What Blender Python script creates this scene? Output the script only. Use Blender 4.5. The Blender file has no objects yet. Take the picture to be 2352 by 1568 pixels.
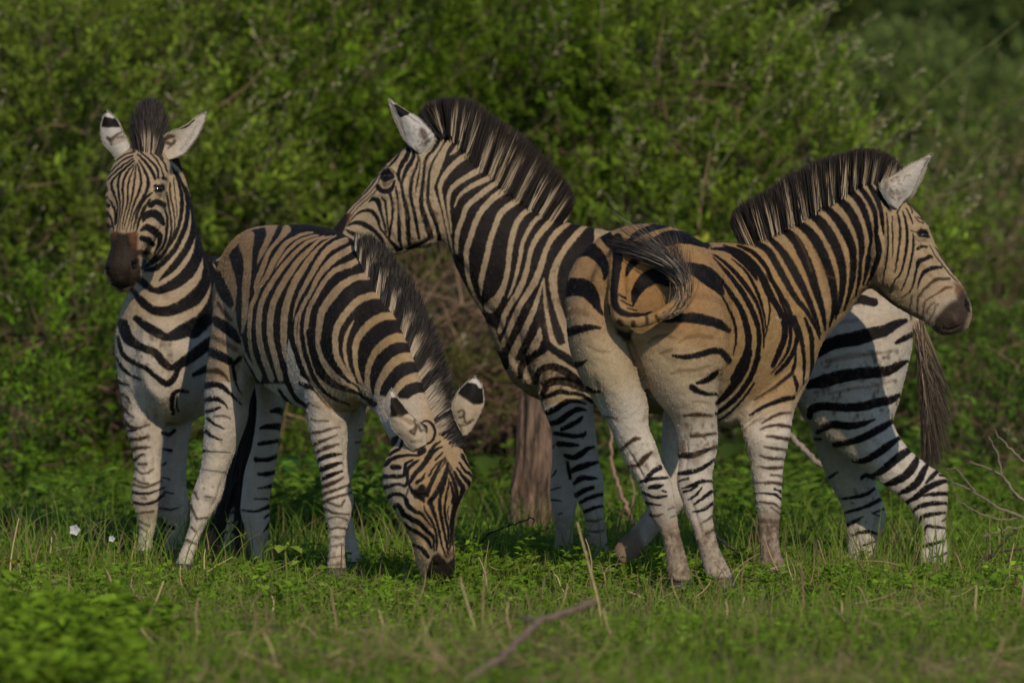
import bpy, math, random
import numpy as np
from mathutils import Vector

random.seed(7)
RNG = np.random.default_rng(11)
SC = bpy.context.scene
COL = SC.collection

# ------------------------------------------------------------------ camera
DIST, CAMZ, AIMZ, FPX = 28.0, 1.5, 0.96, 16716.0     # metres, metres, metres, pixels of the 2352 px wide plan
PITCH = math.atan2(CAMZ - AIMZ, DIST)
cam = bpy.data.objects.new('camera', bpy.data.cameras.new('camera'))
COL.objects.link(cam)
cam.location = (0, -DIST, CAMZ)
cam.rotation_euler = (math.pi / 2 - PITCH, 0, 0)
cam.data.sensor_width = 36
cam.data.lens = FPX / 2352 * 36
cam.data.clip_start, cam.data.clip_end = 0.5, 3000
cam.data.dof.use_dof = True
cam.data.dof.focus_distance = DIST + 0.45
cam.data.dof.aperture_fstop = 2.6
SC.camera = cam

# ------------------------------------------------------------------ light
SUN_EL, SUN_AZ = math.radians(34), math.radians(17.5)   # azimuth: to the right of straight behind the camera
world = bpy.data.worlds.new('World'); SC.world = world
world.use_nodes = True
wn = world.node_tree
sky = wn.nodes.new('ShaderNodeTexSky'); sky.sky_type = 'NISHITA'; sky.sun_disc = False
sky.sun_elevation = SUN_EL
sky.ozone_density = 4.0; sky.dust_density = .3
sky.sun_rotation = math.pi - SUN_AZ
bg = wn.nodes['Background']; bg.inputs['Strength'].default_value = 0.115
wn.links.new(sky.outputs['Color'], bg.inputs['Color'])
sun = bpy.data.objects.new('sun', bpy.data.lights.new('sun', 'SUN'))
COL.objects.link(sun)
sun.data.energy, sun.data.angle, sun.data.color = 3.7, math.radians(0.5), (1.0, 0.84, 0.63)
sdir = Vector((math.cos(SUN_EL) * math.sin(SUN_AZ), -math.cos(SUN_EL) * math.cos(SUN_AZ), math.sin(SUN_EL)))
sun.rotation_euler = sdir.to_track_quat('Z', 'Y').to_euler()
sun.location = sdir * 30
SC.view_settings.view_transform = 'Standard'
SC.view_settings.look = 'None'
SC.view_settings.exposure = -0.3
SC.view_settings.gamma = 1
SC.render.engine = 'CYCLES'
SC.cycles.use_denoising = True
SC.cycles.max_bounces = 6
SC.cycles.transparent_max_bounces = 4

# ------------------------------------------------------------------ plan coordinates -> metres
FW = np.array([0, math.cos(PITCH), -math.sin(PITCH)])
UP = np.array([0, math.sin(PITCH), math.cos(PITCH)])
CAMP = np.array([0, -DIST, CAMZ])

def at(x, y, Y):
    """plan pixel (x, y) on the upright plane at depth Y -> point in metres"""
    d = FW + UP * (-(y - 784) / FPX)
    d = np.array([(x - 1176) / FPX, d[1], d[2]])
    return CAMP + d * ((Y + DIST) / d[1])

def plan(P):
    """points in metres -> plan coordinates"""
    q = np.asarray(P) - CAMP
    w = q @ FW
    return np.stack([1176 + FPX * q[:, 0] / w, 784 - FPX * (q @ UP) / w], 1)

FR = {'A': (200, 200, 2.6129), 'B': (200, 800, 2.24), 'C': (500, 500, 1.568), 'D': (820, 200, 2.6129),
      'E': (1200, 500, 2.6129), 'F': (1200, 900, 2.6129), 'G': (1760, 340, 2.6129), 'H': (1760, 850, 2.6129),
      'K': (840, 240, 3.92), 'M': (2140, 380, 3.267), 'P': (500, 540, 3.92), 'Q': (750, 560, 3.92),
      'R': (700, 800, 3.92), 'T': (920, 930, 3.0165), 'U': (230, 240, 3.137), 'O': (0, 0, 0.91875)}

def fr(f, x, y):
    a, b, s = FR[f]
    return ((a + x / s) * .91875, (b + y / s) * .91875)

def crom(P, n):
    """Catmull-Rom through rows of P, n steps a span"""
    P = np.asarray(P, float)
    if len(P) < 3:
        t = np.linspace(0, 1, n + 1)[:, None]
        return P[0] * (1 - t) + P[-1] * t if len(P) == 2 else P
    Q = np.vstack([2 * P[0] - P[1], P, 2 * P[-1] - P[-2]])
    out = []
    for i in range(1, len(Q) - 2):
        p0, p1, p2, p3 = Q[i - 1], Q[i], Q[i + 1], Q[i + 2]
        for t in np.linspace(0, 1, n, endpoint=False):
            out.append(.5 * ((2 * p1) + (-p0 + p2) * t + (2 * p0 - 5 * p1 + 4 * p2 - p3) * t * t + (-p0 + 3 * p1 - 3 * p2 + p3) * t ** 3))
    out.append(Q[-2])
    return np.array(out)

# ------------------------------------------------------------------ materials
def newmat(name):
    m = bpy.data.materials.new(name); m.use_nodes = True
    nt = m.node_tree
    return m, nt, nt.nodes['Principled BSDF']

def node(nt, typ, **kw):
    n = nt.nodes.new(typ)
    for k, v in kw.items():
        if k in n.inputs: n.inputs[k].default_value = v
        else: setattr(n, k, v)
    return n

def coat_material():
    m, nt, b = newmat('zebra_coat')
    a = node(nt, 'ShaderNodeAttribute', attribute_name='Col')
    tc = node(nt, 'ShaderNodeTexCoord')
    n1 = node(nt, 'ShaderNodeTexNoise', Scale=34, Detail=6, Roughness=.65)
    n2 = node(nt, 'ShaderNodeTexNoise', Scale=330, Detail=3, Roughness=.7)
    mp = node(nt, 'ShaderNodeMapping'); mp.inputs['Scale'].default_value = (1, 1, .35)
    nt.links.new(tc.outputs['Object'], n1.inputs['Vector'])
    nt.links.new(tc.outputs['Object'], mp.inputs['Vector']); nt.links.new(mp.outputs['Vector'], n2.inputs['Vector'])
    ad = node(nt, 'ShaderNodeMath', operation='ADD'); nt.links.new(n1.outputs['Fac'], ad.inputs[0]); nt.links.new(n2.outputs['Fac'], ad.inputs[1])
    mr = node(nt, 'ShaderNodeMapRange'); mr.inputs['From Min'].default_value = .6; mr.inputs['From Max'].default_value = 1.4
    mr.inputs['To Min'].default_value = .72; mr.inputs['To Max'].default_value = 1.22
    nt.links.new(ad.outputs[0], mr.inputs['Value'])
    mx = node(nt, 'ShaderNodeVectorMath', operation='SCALE')
    nt.links.new(a.outputs['Color'], mx.inputs[0]); nt.links.new(mr.outputs[0], mx.inputs['Scale'])
    nt.links.new(mx.outputs[0], b.inputs['Base Color'])
    b.inputs['Roughness'].default_value = .62
    b.inputs['Specular IOR Level'].default_value = .13
    b.inputs['Sheen Weight'].default_value = .0; b.inputs['Sheen Roughness'].default_value = .4
    bp = node(nt, 'ShaderNodeBump', Strength=.35, Distance=.004)
    n3 = node(nt, 'ShaderNodeTexNoise', Scale=13, Detail=3, Roughness=.5); nt.links.new(tc.outputs['Object'], n3.inputs['Vector'])
    b3 = node(nt, 'ShaderNodeBump', Strength=.5, Distance=.03); nt.links.new(n3.outputs['Fac'], b3.inputs['Height'])
    nt.links.new(b3.outputs['Normal'], bp.inputs['Normal'])
    nt.links.new(ad.outputs[0], bp.inputs['Height']); nt.links.new(bp.outputs['Normal'], b.inputs['Normal'])
    return m

def attr_material(name, rough=.6, spec=.2, translucent=0.0, tint=(1, 1, 1), noise=0):
    m, nt, b = newmat(name)
    a = node(nt, 'ShaderNodeAttribute', attribute_name='Col')
    src = a.outputs['Color']
    if noise:
        tc = node(nt, 'ShaderNodeTexCoord'); n1 = node(nt, 'ShaderNodeTexNoise', Scale=noise, Detail=5)
        nt.links.new(tc.outputs['Object'], n1.inputs['Vector'])
        mr = node(nt, 'ShaderNodeMapRange'); mr.inputs['To Min'].default_value = .55; mr.inputs['To Max'].default_value = 1.45
        nt.links.new(n1.outputs['Fac'], mr.inputs['Value'])
        mx = node(nt, 'ShaderNodeVectorMath', operation='SCALE')
        nt.links.new(src, mx.inputs[0]); nt.links.new(mr.outputs[0], mx.inputs['Scale']); src = mx.outputs[0]
    nt.links.new(src, b.inputs['Base Color'])
    b.inputs['Roughness'].default_value = rough; b.inputs['Specular IOR Level'].default_value = spec
    if translucent:
        t = node(nt, 'ShaderNodeBsdfTranslucent'); ms = node(nt, 'ShaderNodeMixShader', Fac=translucent)
        nt.links.new(src, t.inputs['Color']); out = nt.nodes['Material Output']
        nt.links.new(b.outputs[0], ms.inputs[1]); nt.links.new(t.outputs[0], ms.inputs[2]); nt.links.new(ms.outputs[0], out.inputs['Surface'])
    return m

def plain(name, col, rough=.5, spec=.3, scale=60, var=.3, bump=0):
    m, nt, b = newmat(name)
    tc = node(nt, 'ShaderNodeTexCoord'); n1 = node(nt, 'ShaderNodeTexNoise', Scale=scale, Detail=6, Roughness=.6)
    nt.links.new(tc.outputs['Object'], n1.inputs['Vector'])
    cr = node(nt, 'ShaderNodeValToRGB')
    cr.color_ramp.elements[0].position, cr.color_ramp.elements[1].position = .3, .7
    cr.color_ramp.elements[0].color = tuple(c * (1 - var) for c in col) + (1,)
    cr.color_ramp.elements[1].color = tuple(min(1, c * (1 + var)) for c in col) + (1,)
    nt.links.new(n1.outputs['Fac'], cr.inputs['Fac']); nt.links.new(cr.outputs['Color'], b.inputs['Base Color'])
    b.inputs['Roughness'].default_value = rough; b.inputs['Specular IOR Level'].default_value = spec
    if bump:
        bp = node(nt, 'ShaderNodeBump', Strength=.8, Distance=bump)
        nt.links.new(n1.outputs['Fac'], bp.inputs['Height']); nt.links.new(bp.outputs['Normal'], b.inputs['Normal'])
    return m

MAT = {'coat': coat_material(),
       'hair': attr_material('zebra_hair', .55, .3),
       'eye': plain('dark_eye', (.006, .004, .003), .09, .8, 40, .3),
       'hoof': plain('hoof_horn', (.05, .042, .036), .5, .3, 50, .4),
       'leaf': attr_material('leaf', .6, .08, .45),
       'grass': attr_material('grass_blade', .6, .1, .3),
       'stem': attr_material('stem', .8, .1, 0, noise=30),
       }

# ------------------------------------------------------------------ mesh helpers
def mesh_np(name, V, F, col=None, mat=None, parent=None, smooth=False, origin=None):
    """V (n,3) metres, F (m,4) or (m,3) ints -> one linked mesh object; verts are stored relative to the parent"""
    V = np.asarray(V, np.float32); F = np.asarray(F, np.int32)
    off = np.zeros(3, np.float32)
    if parent is not None: off = np.array(parent['_w'], np.float32)
    elif origin is not None: off = np.array(origin, np.float32)
    me = bpy.data.meshes.new(name)
    k = F.shape[1]
    me.vertices.add(len(V)); me.vertices.foreach_set('co', (V - off).ravel())
    me.loops.add(F.size); me.loops.foreach_set('vertex_index', F.ravel())
    me.polygons.add(len(F)); me.polygons.foreach_set('loop_start', np.arange(0, F.size, k, dtype=np.int32))
    me.polygons.foreach_set('loop_total', np.full(len(F), k, np.int32))
    if smooth: me.polygons.foreach_set('use_smooth', np.ones(len(F), bool))
    me.update(calc_edges=True); me.validate()
    if col is not None: set_col(me, col)
    if mat: me.materials.append(MAT[mat] if isinstance(mat, str) else mat)
    o = bpy.data.objects.new(name, me); COL.objects.link(o)
    if parent is not None: o.parent = parent
    elif origin is not None: o.location = origin
    return o

def set_col(me, col):
    c = np.ones((len(me.vertices), 4), np.float32); c[:, :3] = col
    a = me.attributes.get('Col') or me.color_attributes.new('Col', 'FLOAT_COLOR', 'POINT')
    a.data.foreach_set('color', c.ravel())

def thing(name, label, cat, loc, group=None):
    o = bpy.data.objects.new(name, None); COL.objects.link(o)
    o.location = loc; o['label'] = label; o['category'] = cat; o['_w'] = [float(v) for v in loc]
    o.empty_display_size = .2
    if group: o['group'] = group
    return o

def tag(o, label, cat, group=None):
    o['label'] = label; o['category'] = cat
    if group: o['group'] = group
    return o

def loft(C, A, Bv, nseg=36, expo=2.0, step=5, cap=.6):
    """closed tube through elliptic rings (centres C, half axes A and Bv)"""
    X = crom(np.hstack([C, A, Bv]), step)
    C, A, Bv = X[:, :3], X[:, 3:6], X[:, 6:9]
    def capring(i, j, sgn):
        t = C[i] - C[j]; t = t / (np.linalg.norm(t) + 1e-9)
        r = min(np.linalg.norm(A[i]), np.linalg.norm(Bv[i])) * cap
        return [(C[i] + t * r * math.sin(a), A[i] * math.cos(a), Bv[i] * math.cos(a)) for a in (math.radians(30), math.radians(58), math.radians(80))]
    rings = [(C[i], A[i], Bv[i]) for i in range(len(C))]
    rings = capring(0, 1, -1)[::-1] + rings + capring(len(C) - 1, len(C) - 2, 1)
    th = np.linspace(0, 2 * math.pi, nseg, endpoint=False)
    c, s = np.cos(th), np.sin(th)
    c = np.sign(c) * np.abs(c) ** (2 / expo); s = np.sign(s) * np.abs(s) ** (2 / expo)
    V = np.vstack([r[0] + np.outer(c, r[1]) + np.outer(s, r[2]) for r in rings])
    n = len(rings)
    i = np.arange(n - 1)[:, None] * nseg; j = np.arange(nseg)[None]
    j2 = (j + 1) % nseg
    F = np.stack([i + j, i + j2, i + nseg + j2, i + nseg + j], -1).reshape(-1, 4).tolist()
    F.append(list(range(nseg))[::-1]); F.append(list(range((n - 1) * nseg, n * nseg)))
    return V, F

def prof(st, expo=2.0, **kw):
    """stations x1,y1,x2,y2,Y,ry: two outline points on the plan, depth and half thickness in depth"""
    C, A, B = [], [], []
    for x1, y1, x2, y2, Y, ry in st:
        p, q = at(x1, y1, Y), at(x2, y2, Y)
        C.append((p + q) / 2); A.append((p - q) / 2); B.append(np.array([0, ry, 0]))
    return loft(np.array(C), np.array(A), np.array(B), expo=expo, **kw)

def ring(st, expo=2.0, **kw):
    """stations cx,cy,Y,rx,rz: rings parallel to the plan, for trunks that run away in depth"""
    C, A, B = [], [], []
    for x, y, Y, rx, rz in st:
        c = at(x, y, Y)
        C.append(c); A.append(at(x + rx, y, Y) - c); B.append(at(x, y - rz, Y) - c)
    return loft(np.array(C), np.array(A), np.array(B), expo=expo, **kw)

# ------------------------------------------------------------------ coat painting (markings of the animals, plus shade painted under two jaws)
DARK, BROWN, CREAM = (.0075, .0067, .0085), (.06, .034, .018), (.50, .42, .31)

def smooth(e0, e1, x):
    t = np.clip((x - e0) / (e1 - e0), 0, 1); return t * t * (3 - 2 * t)

def wob(uv, f, ph):
    x, y = uv[:, 0] * f, uv[:, 1] * f
    return (np.sin(x * 1.7 + 2.3 * np.sin(y * 1.1 + ph) + ph) + np.sin(y * 1.9 + 1.7 * np.sin(x * 1.3 - ph))) * .5

def segdist(uv, P):
    """distance to polyline and parameter along it"""
    best = np.full(len(uv), 1e9); par = np.zeros(len(uv))
    for i in range(len(P) - 1):
        a, d = P[i], P[i + 1] - P[i]
        t = np.clip(((uv - a) @ d) / (d @ d + 1e-9), 0, 1)
        dd = np.hypot(*(uv - a - t[:, None] * d).T)
        m = dd < best
        best[m] = dd[m]; par[m] = i + t[m]
    return best, par

def parse(txt, F='O'):
    ops = []
    for ln in txt.strip().splitlines():
        ln = ln.split('#')[0].strip()
        if not ln: continue
        if ln[0] == '@': F = ln[1:].strip(); continue
        head, pts = ln.split(';')
        h = head.split()
        P = np.array([fr(F, *map(float, p.split(','))) for p in pts.split()])
        ops.append((h, P, .91875 / FR[F][2]))
    return ops

def paint(uv, ops, base):
    """uv plan coordinates of the vertices, base (n,3) hair colour -> colours; base itself is tinted by 'T' and 'p' ops"""
    jit = np.stack([wob(uv, 1.1, 0) * .5 + wob(uv, .17, 1.) * .7, wob(uv, 1.13, 2.) * .5 + wob(uv, .15, 3.) * .7], 1)
    w = uv + jit
    col = None
    for h, P, s in ops:
        k = h[0]
        if k == 'T':                                # soft tint of the hair: T r,g,b alpha rx,ry ; centre
            c = np.array(list(map(float, h[1].split(',')))); al = float(h[2]); r = list(map(float, h[3].split(',')))
            d2 = ((uv[:, 0] - P[0, 0]) / (r[0] * s)) ** 2 + ((uv[:, 1] - P[0, 1]) / (r[1] * s)) ** 2
            m = (al * np.exp(-d2))[:, None]
            base[:] = base * (1 - m) + c * m
            continue
        if k == 'p':                                # polygon tint of the hair: p r,g,b alpha soft ; outline
            c = np.array(list(map(float, h[1].split(',')))); m = poly(w, P, float(h[3]) * s)[:, None] * float(h[2])
            base[:] = base * (1 - m) + c * m
            continue
        if col is None: col = base.copy()
        if k == 'm':                                # specks of dried mud: m r,g,b alpha count,size ; outline
            c = np.array(list(map(float, h[1].split(',')))); cnt, sz = map(float, h[3].split(','))
            rg = np.random.default_rng(int(P.sum()) % 9973); lo, hi = P.min(0), P.max(0)
            q = rg.uniform(lo, hi, (int(cnt), 2)); q = q[poly(q, P, .5) > .5]
            for pt in q:
                r = sz * s * np.exp(rg.normal() * .45); e = rg.uniform(.4, 2.2)
                bb = np.where((np.abs(w[:, 0] - pt[0]) < 3 * r) & (np.abs(w[:, 1] - pt[1]) < 3 * r * e))[0]
                if len(bb):
                    d2 = ((w[bb, 0] - pt[0]) / r) ** 2 + ((w[bb, 1] - pt[1]) / (r * e)) ** 2
                    mm = (float(h[2]) * np.clip(1.6 * np.exp(-d2), 0, 1))[:, None]; col[bb] = col[bb] * (1 - mm) + c * mm
            continue
        if k == 'P':                                # polygon of colour over everything: P r,g,b alpha soft ; outline
            c = np.array(list(map(float, h[1].split(',')))); m = poly(w, P, float(h[3]) * s)[:, None] * float(h[2])
            col = col * (1 - m) + c * m
            continue
        ws = np.array(list(map(float, h[1].split(',')))) * s * .5
        al = float(h[2]) if len(h) > 2 else 1.0
        if len(P) == 1: P = np.vstack([P, P + .01])
        n = 4
        Q = crom(P, n)
        W = np.interp(np.linspace(0, 1, len(Q)), np.linspace(0, 1, len(ws)), ws) if len(ws) > 1 else np.full(len(Q), ws[0])
        if k in 'db': W = W * 1.04 + np.minimum(.9, .17 * W)
        mg = W.max() + 4
        bb = np.where((w[:, 0] > Q[:, 0].min() - mg) & (w[:, 0] < Q[:, 0].max() + mg) & (w[:, 1] > Q[:, 1].min() - mg) & (w[:, 1] < Q[:, 1].max() + mg))[0]
        if not len(bb): continue
        d, par = segdist(w[bb], Q)
        hw = np.interp(par, np.arange(len(Q)), W)
        soft = 1.3 if k in 'dlw' else 3.0
        m = (1 - smooth(-soft, soft, d - hw)) * al
        if k == 'l': c = base[bb]
        elif k == 'w': c = np.array((.62, .60, .57))
        elif k == 'b': c = np.array(BROWN); 
        elif k == 's': c = np.array((.17, .10, .05))
        elif k == 'r': c = np.array((.13, .045, .015))
        else: c = np.array(DARK)
        m = m[:, None]
        col[bb] = col[bb] * (1 - m) + c * m
    return base.copy() if col is None else col

def poly(uv, P, soft):
    inside = np.zeros(len(uv), bool)
    x, y = uv.T
    for i in range(len(P)):
        (x1, y1), (x2, y2) = P[i - 1], P[i]
        c = ((y1 > y) != (y2 > y))
        with np.errstate(divide='ignore', invalid='ignore'):
            inside ^= c & (x < (x2 - x1) * (y - y1) / (y2 - y1 + 1e-12) + x1)
    mg = soft * 2 + 2
    near = (x > P[:, 0].min() - mg) & (x < P[:, 0].max() + mg) & (y > P[:, 1].min() - mg) & (y < P[:, 1].max() + mg)
    m = np.zeros(len(uv))
    ix = np.where(near)[0]
    if len(ix):
        d, _ = segdist(uv[ix], np.vstack([P, P[:1]]))
        sd = np.where(inside[ix], d, -d)
        m[ix] = smooth(-soft, soft, sd)
    return m

# ------------------------------------------------------------------ zebra builder
VOX = .0082
COAT = np.array((.74, .70, .63))                      # dust on the hair

def body_mesh(tubes, root):
    V, F, n = [], [], 0
    for v, f in tubes:
        V.append(v); F += [[i + n for i in q] for q in f]; n += len(v)
    me = bpy.data.meshes.new('rough'); me.from_pydata(np.vstack(V).tolist(), [], F)
    o = bpy.data.objects.new('rough', me); COL.objects.link(o)
    m = o.modifiers.new('r', 'REMESH'); m.mode = 'VOXEL'; m.voxel_size = VOX
    m = o.modifiers.new('s', 'SMOOTH'); m.factor = .5; m.iterations = 15
    m = o.modifiers.new('u', 'SUBSURF'); m.levels = 1
    dg = bpy.context.evaluated_depsgraph_get(); dg.update()
    out = bpy.data.meshes.new_from_object(o.evaluated_get(dg))
    bpy.data.objects.remove(o); bpy.data.meshes.remove(me)
    nv = len(out.vertices)
    co = np.empty(nv * 3, np.float32); out.vertices.foreach_get('co', co); W = co.reshape(-1, 3).copy()
    out.vertices.foreach_set('co', (W - np.array(root['_w'], np.float32)).ravel())
    out.polygons.foreach_set('use_smooth', np.ones(len(out.polygons), bool))
    out.name = 'body'; out.update()
    out.materials.clear(); out.materials.append(MAT['coat'])
    b = bpy.data.objects.new('body', out); COL.objects.link(b); b.parent = root
    return b, W

def surf(body, root, x, y):
    """nearest point of the body under plan point (x, y)"""
    o = Vector(CAMP) - Vector(root['_w'])
    d = Vector(at(x, y, 0) - CAMP).normalized()
    ok, loc, nor, _ = body.ray_cast(o, d)
    return (np.array(loc) + np.array(root['_w']), np.array(nor)) if ok else (None, None)

def resample(P, n):
    P = np.asarray(P, float)
    P = crom(P, 6)
    L = np.r_[0, np.cumsum(np.hypot(*np.diff(P, axis=0).T))]
    t = np.linspace(0, L[-1], n)
    return np.stack([np.interp(t, L, P[:, 0]), np.interp(t, L, P[:, 1])], 1)

def make_ear(root, F, left, right, Y, conv, bulge, txt, base, lean=0.0):
    """ear shell between two outline curves (base -> tip); conv=+1 shows its convex back to the viewer, -1 its hollow"""
    n, m = 16, 11
    Lp = resample([fr(F, *p) for p in left], n); Rp = resample([fr(F, *p) for p in right], n)
    front, back = [], []
    for i in range(n):
        t = i / (n - 1)
        p, q = at(*Lp[i], Y + lean * t), at(*Rp[i], Y + lean * t)
        wd = np.linalg.norm(q - p)
        for j in range(m):
            s = j / (m - 1)
            c = p + (q - p) * s + np.array([0, -conv * bulge * wd * math.sin(math.pi * s), 0])
            front.append(c + np.array([0, -.003 * math.sin(math.pi * s) - .001, 0])); back.append(c + np.array([0, .005 * math.sin(math.pi * s) + .001, 0]))
    V = np.array(front + back); N = n * m
    Fc = []
    for i in range(n - 1):
        for j in range(m - 1):
            a = i * m + j
            Fc.append([a, a + m, a + m + 1, a + 1]); Fc.append([N + a, N + a + 1, N + a + m + 1, N + a + m])
        for a in (i * m, i * m + m - 1):
            Fc.append([a, N + a, N + a + m, a + m])
    for j in range(m - 1):
        Fc.append([j, j + 1, N + j + 1, N + j]); a = (n - 1) * m + j; Fc.append([a, N + a, N + a + 1, a + 1])
    me = bpy.data.meshes.new('ear'); me.from_pydata((V - np.array(root['_w'])).tolist(), [], Fc)
    me.polygons.foreach_set('use_smooth', np.ones(len(me.polygons), bool))
    o = bpy.data.objects.new('ear', me); COL.objects.link(o); o.parent = root
    md = o.modifiers.new('u', 'SUBSURF'); md.levels = 2
    dg = bpy.context.evaluated_depsgraph_get(); dg.update()
    me2 = bpy.data.meshes.new_from_object(o.evaluated_get(dg)); o.modifiers.clear(); o.data = me2; bpy.data.meshes.remove(me)
    me2.name = 'ear'; me2.materials.clear(); me2.materials.append(MAT['coat'])
    co = np.empty(len(me2.vertices) * 3, np.float32); me2.vertices.foreach_get('co', co)
    W = co.reshape(-1, 3) + np.array(root['_w'], np.float32)
    uv = plan(W); b = np.tile(np.array(base, float), (len(uv), 1))
    set_col(me2, paint(uv, parse(txt, F), b) * (.8, .78, .76))
    # fringe of fine hair along the rims
    R, T, C = [], [], []
    for E in (Lp, Rp):
        for _ in range(260):
            t = random.uniform(.05, 1) * (n - 1); i = min(int(t), n - 2); f = t - i
            xy = E[i] * (1 - f) + E[i + 1] * f; d = E[i + 1] - E[i]; d = d / (np.hypot(*d) + 1e-6)
            out = xy - (Lp[i] + Rp[i]) / 2; out = out / (np.hypot(*out) + 1e-6)
            tip = xy + d * random.uniform(5, 10) + out * random.uniform(1, 5)
            y0 = Y + lean * t / (n - 1)
            R.append(at(*xy, y0)); T.append(at(*tip, y0 + random.uniform(-.01, .01))); C.append((.42, .38, .32))
    strands('ear_fringe', R, T, C, C, root=root, w=.0009, parent=o)
    return o

def strands(name, R, T, C0, C1, root, w=.0022, bend=None, parent=None, mid=None, dark_from=.55):
    """hair: tapering ribbons from roots R to tips T; colour C0 at the root to C1 at the tip"""
    R, T = np.asarray(R, float), np.asarray(T, float); n = len(R)
    C0, C1 = np.asarray(C0, float), np.asarray(C1, float)
    ts = np.array([0, .3, .6, .82, 1.0]); wd = np.array([1, .95, .8, .55, .12]) * w
    B = np.zeros((n, 3)) if bend is None else np.asarray(bend, float)
    d = T - R; d = d / (np.linalg.norm(d, axis=1)[:, None] + 1e-9)
    rv = RNG.normal(size=(n, 3)) * .6; rv[:, 1] += .0
    rv = rv + np.array([.9, 0, .25])
    side = np.cross(d, np.cross(rv, d)); side /= np.linalg.norm(side, axis=1)[:, None] + 1e-9
    side = np.where(np.abs(d[:, :1]) > .9, np.cross(d, RNG.normal(size=(n, 3))), side)
    side /= np.linalg.norm(side, axis=1)[:, None] + 1e-9
    V = np.zeros((n, 5, 2, 3)); Cc = np.zeros((n, 5, 2, 3))
    for k, t in enumerate(ts):
        p = R * (1 - t) + T * t + B * (4 * t * (1 - t)) if mid is None else R * (1 - t) ** 2 + mid * 2 * t * (1 - t) + T * t * t
        V[:, k, 0] = p - side * wd[k] / 2; V[:, k, 1] = p + side * wd[k] / 2
        f = np.broadcast_to(np.clip((t - np.asarray(dark_from) + .15) / .3, 0, 1).reshape(-1, 1), (n, 1))
        Cc[:, k, 0] = Cc[:, k, 1] = C0 * (1 - f) + C1 * f
    idx = np.arange(n)[:, None] * 10 + np.arange(4)[None] * 2
    F = np.stack([idx, idx + 1, idx + 3, idx + 2], -1).reshape(-1, 4)
    off = parent if parent is not None else root
    o = mesh_np(name, V.reshape(-1, 3), F, Cc.reshape(-1, 3), 'hair', root)
    if parent is not None: o.parent = parent
    return o

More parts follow.
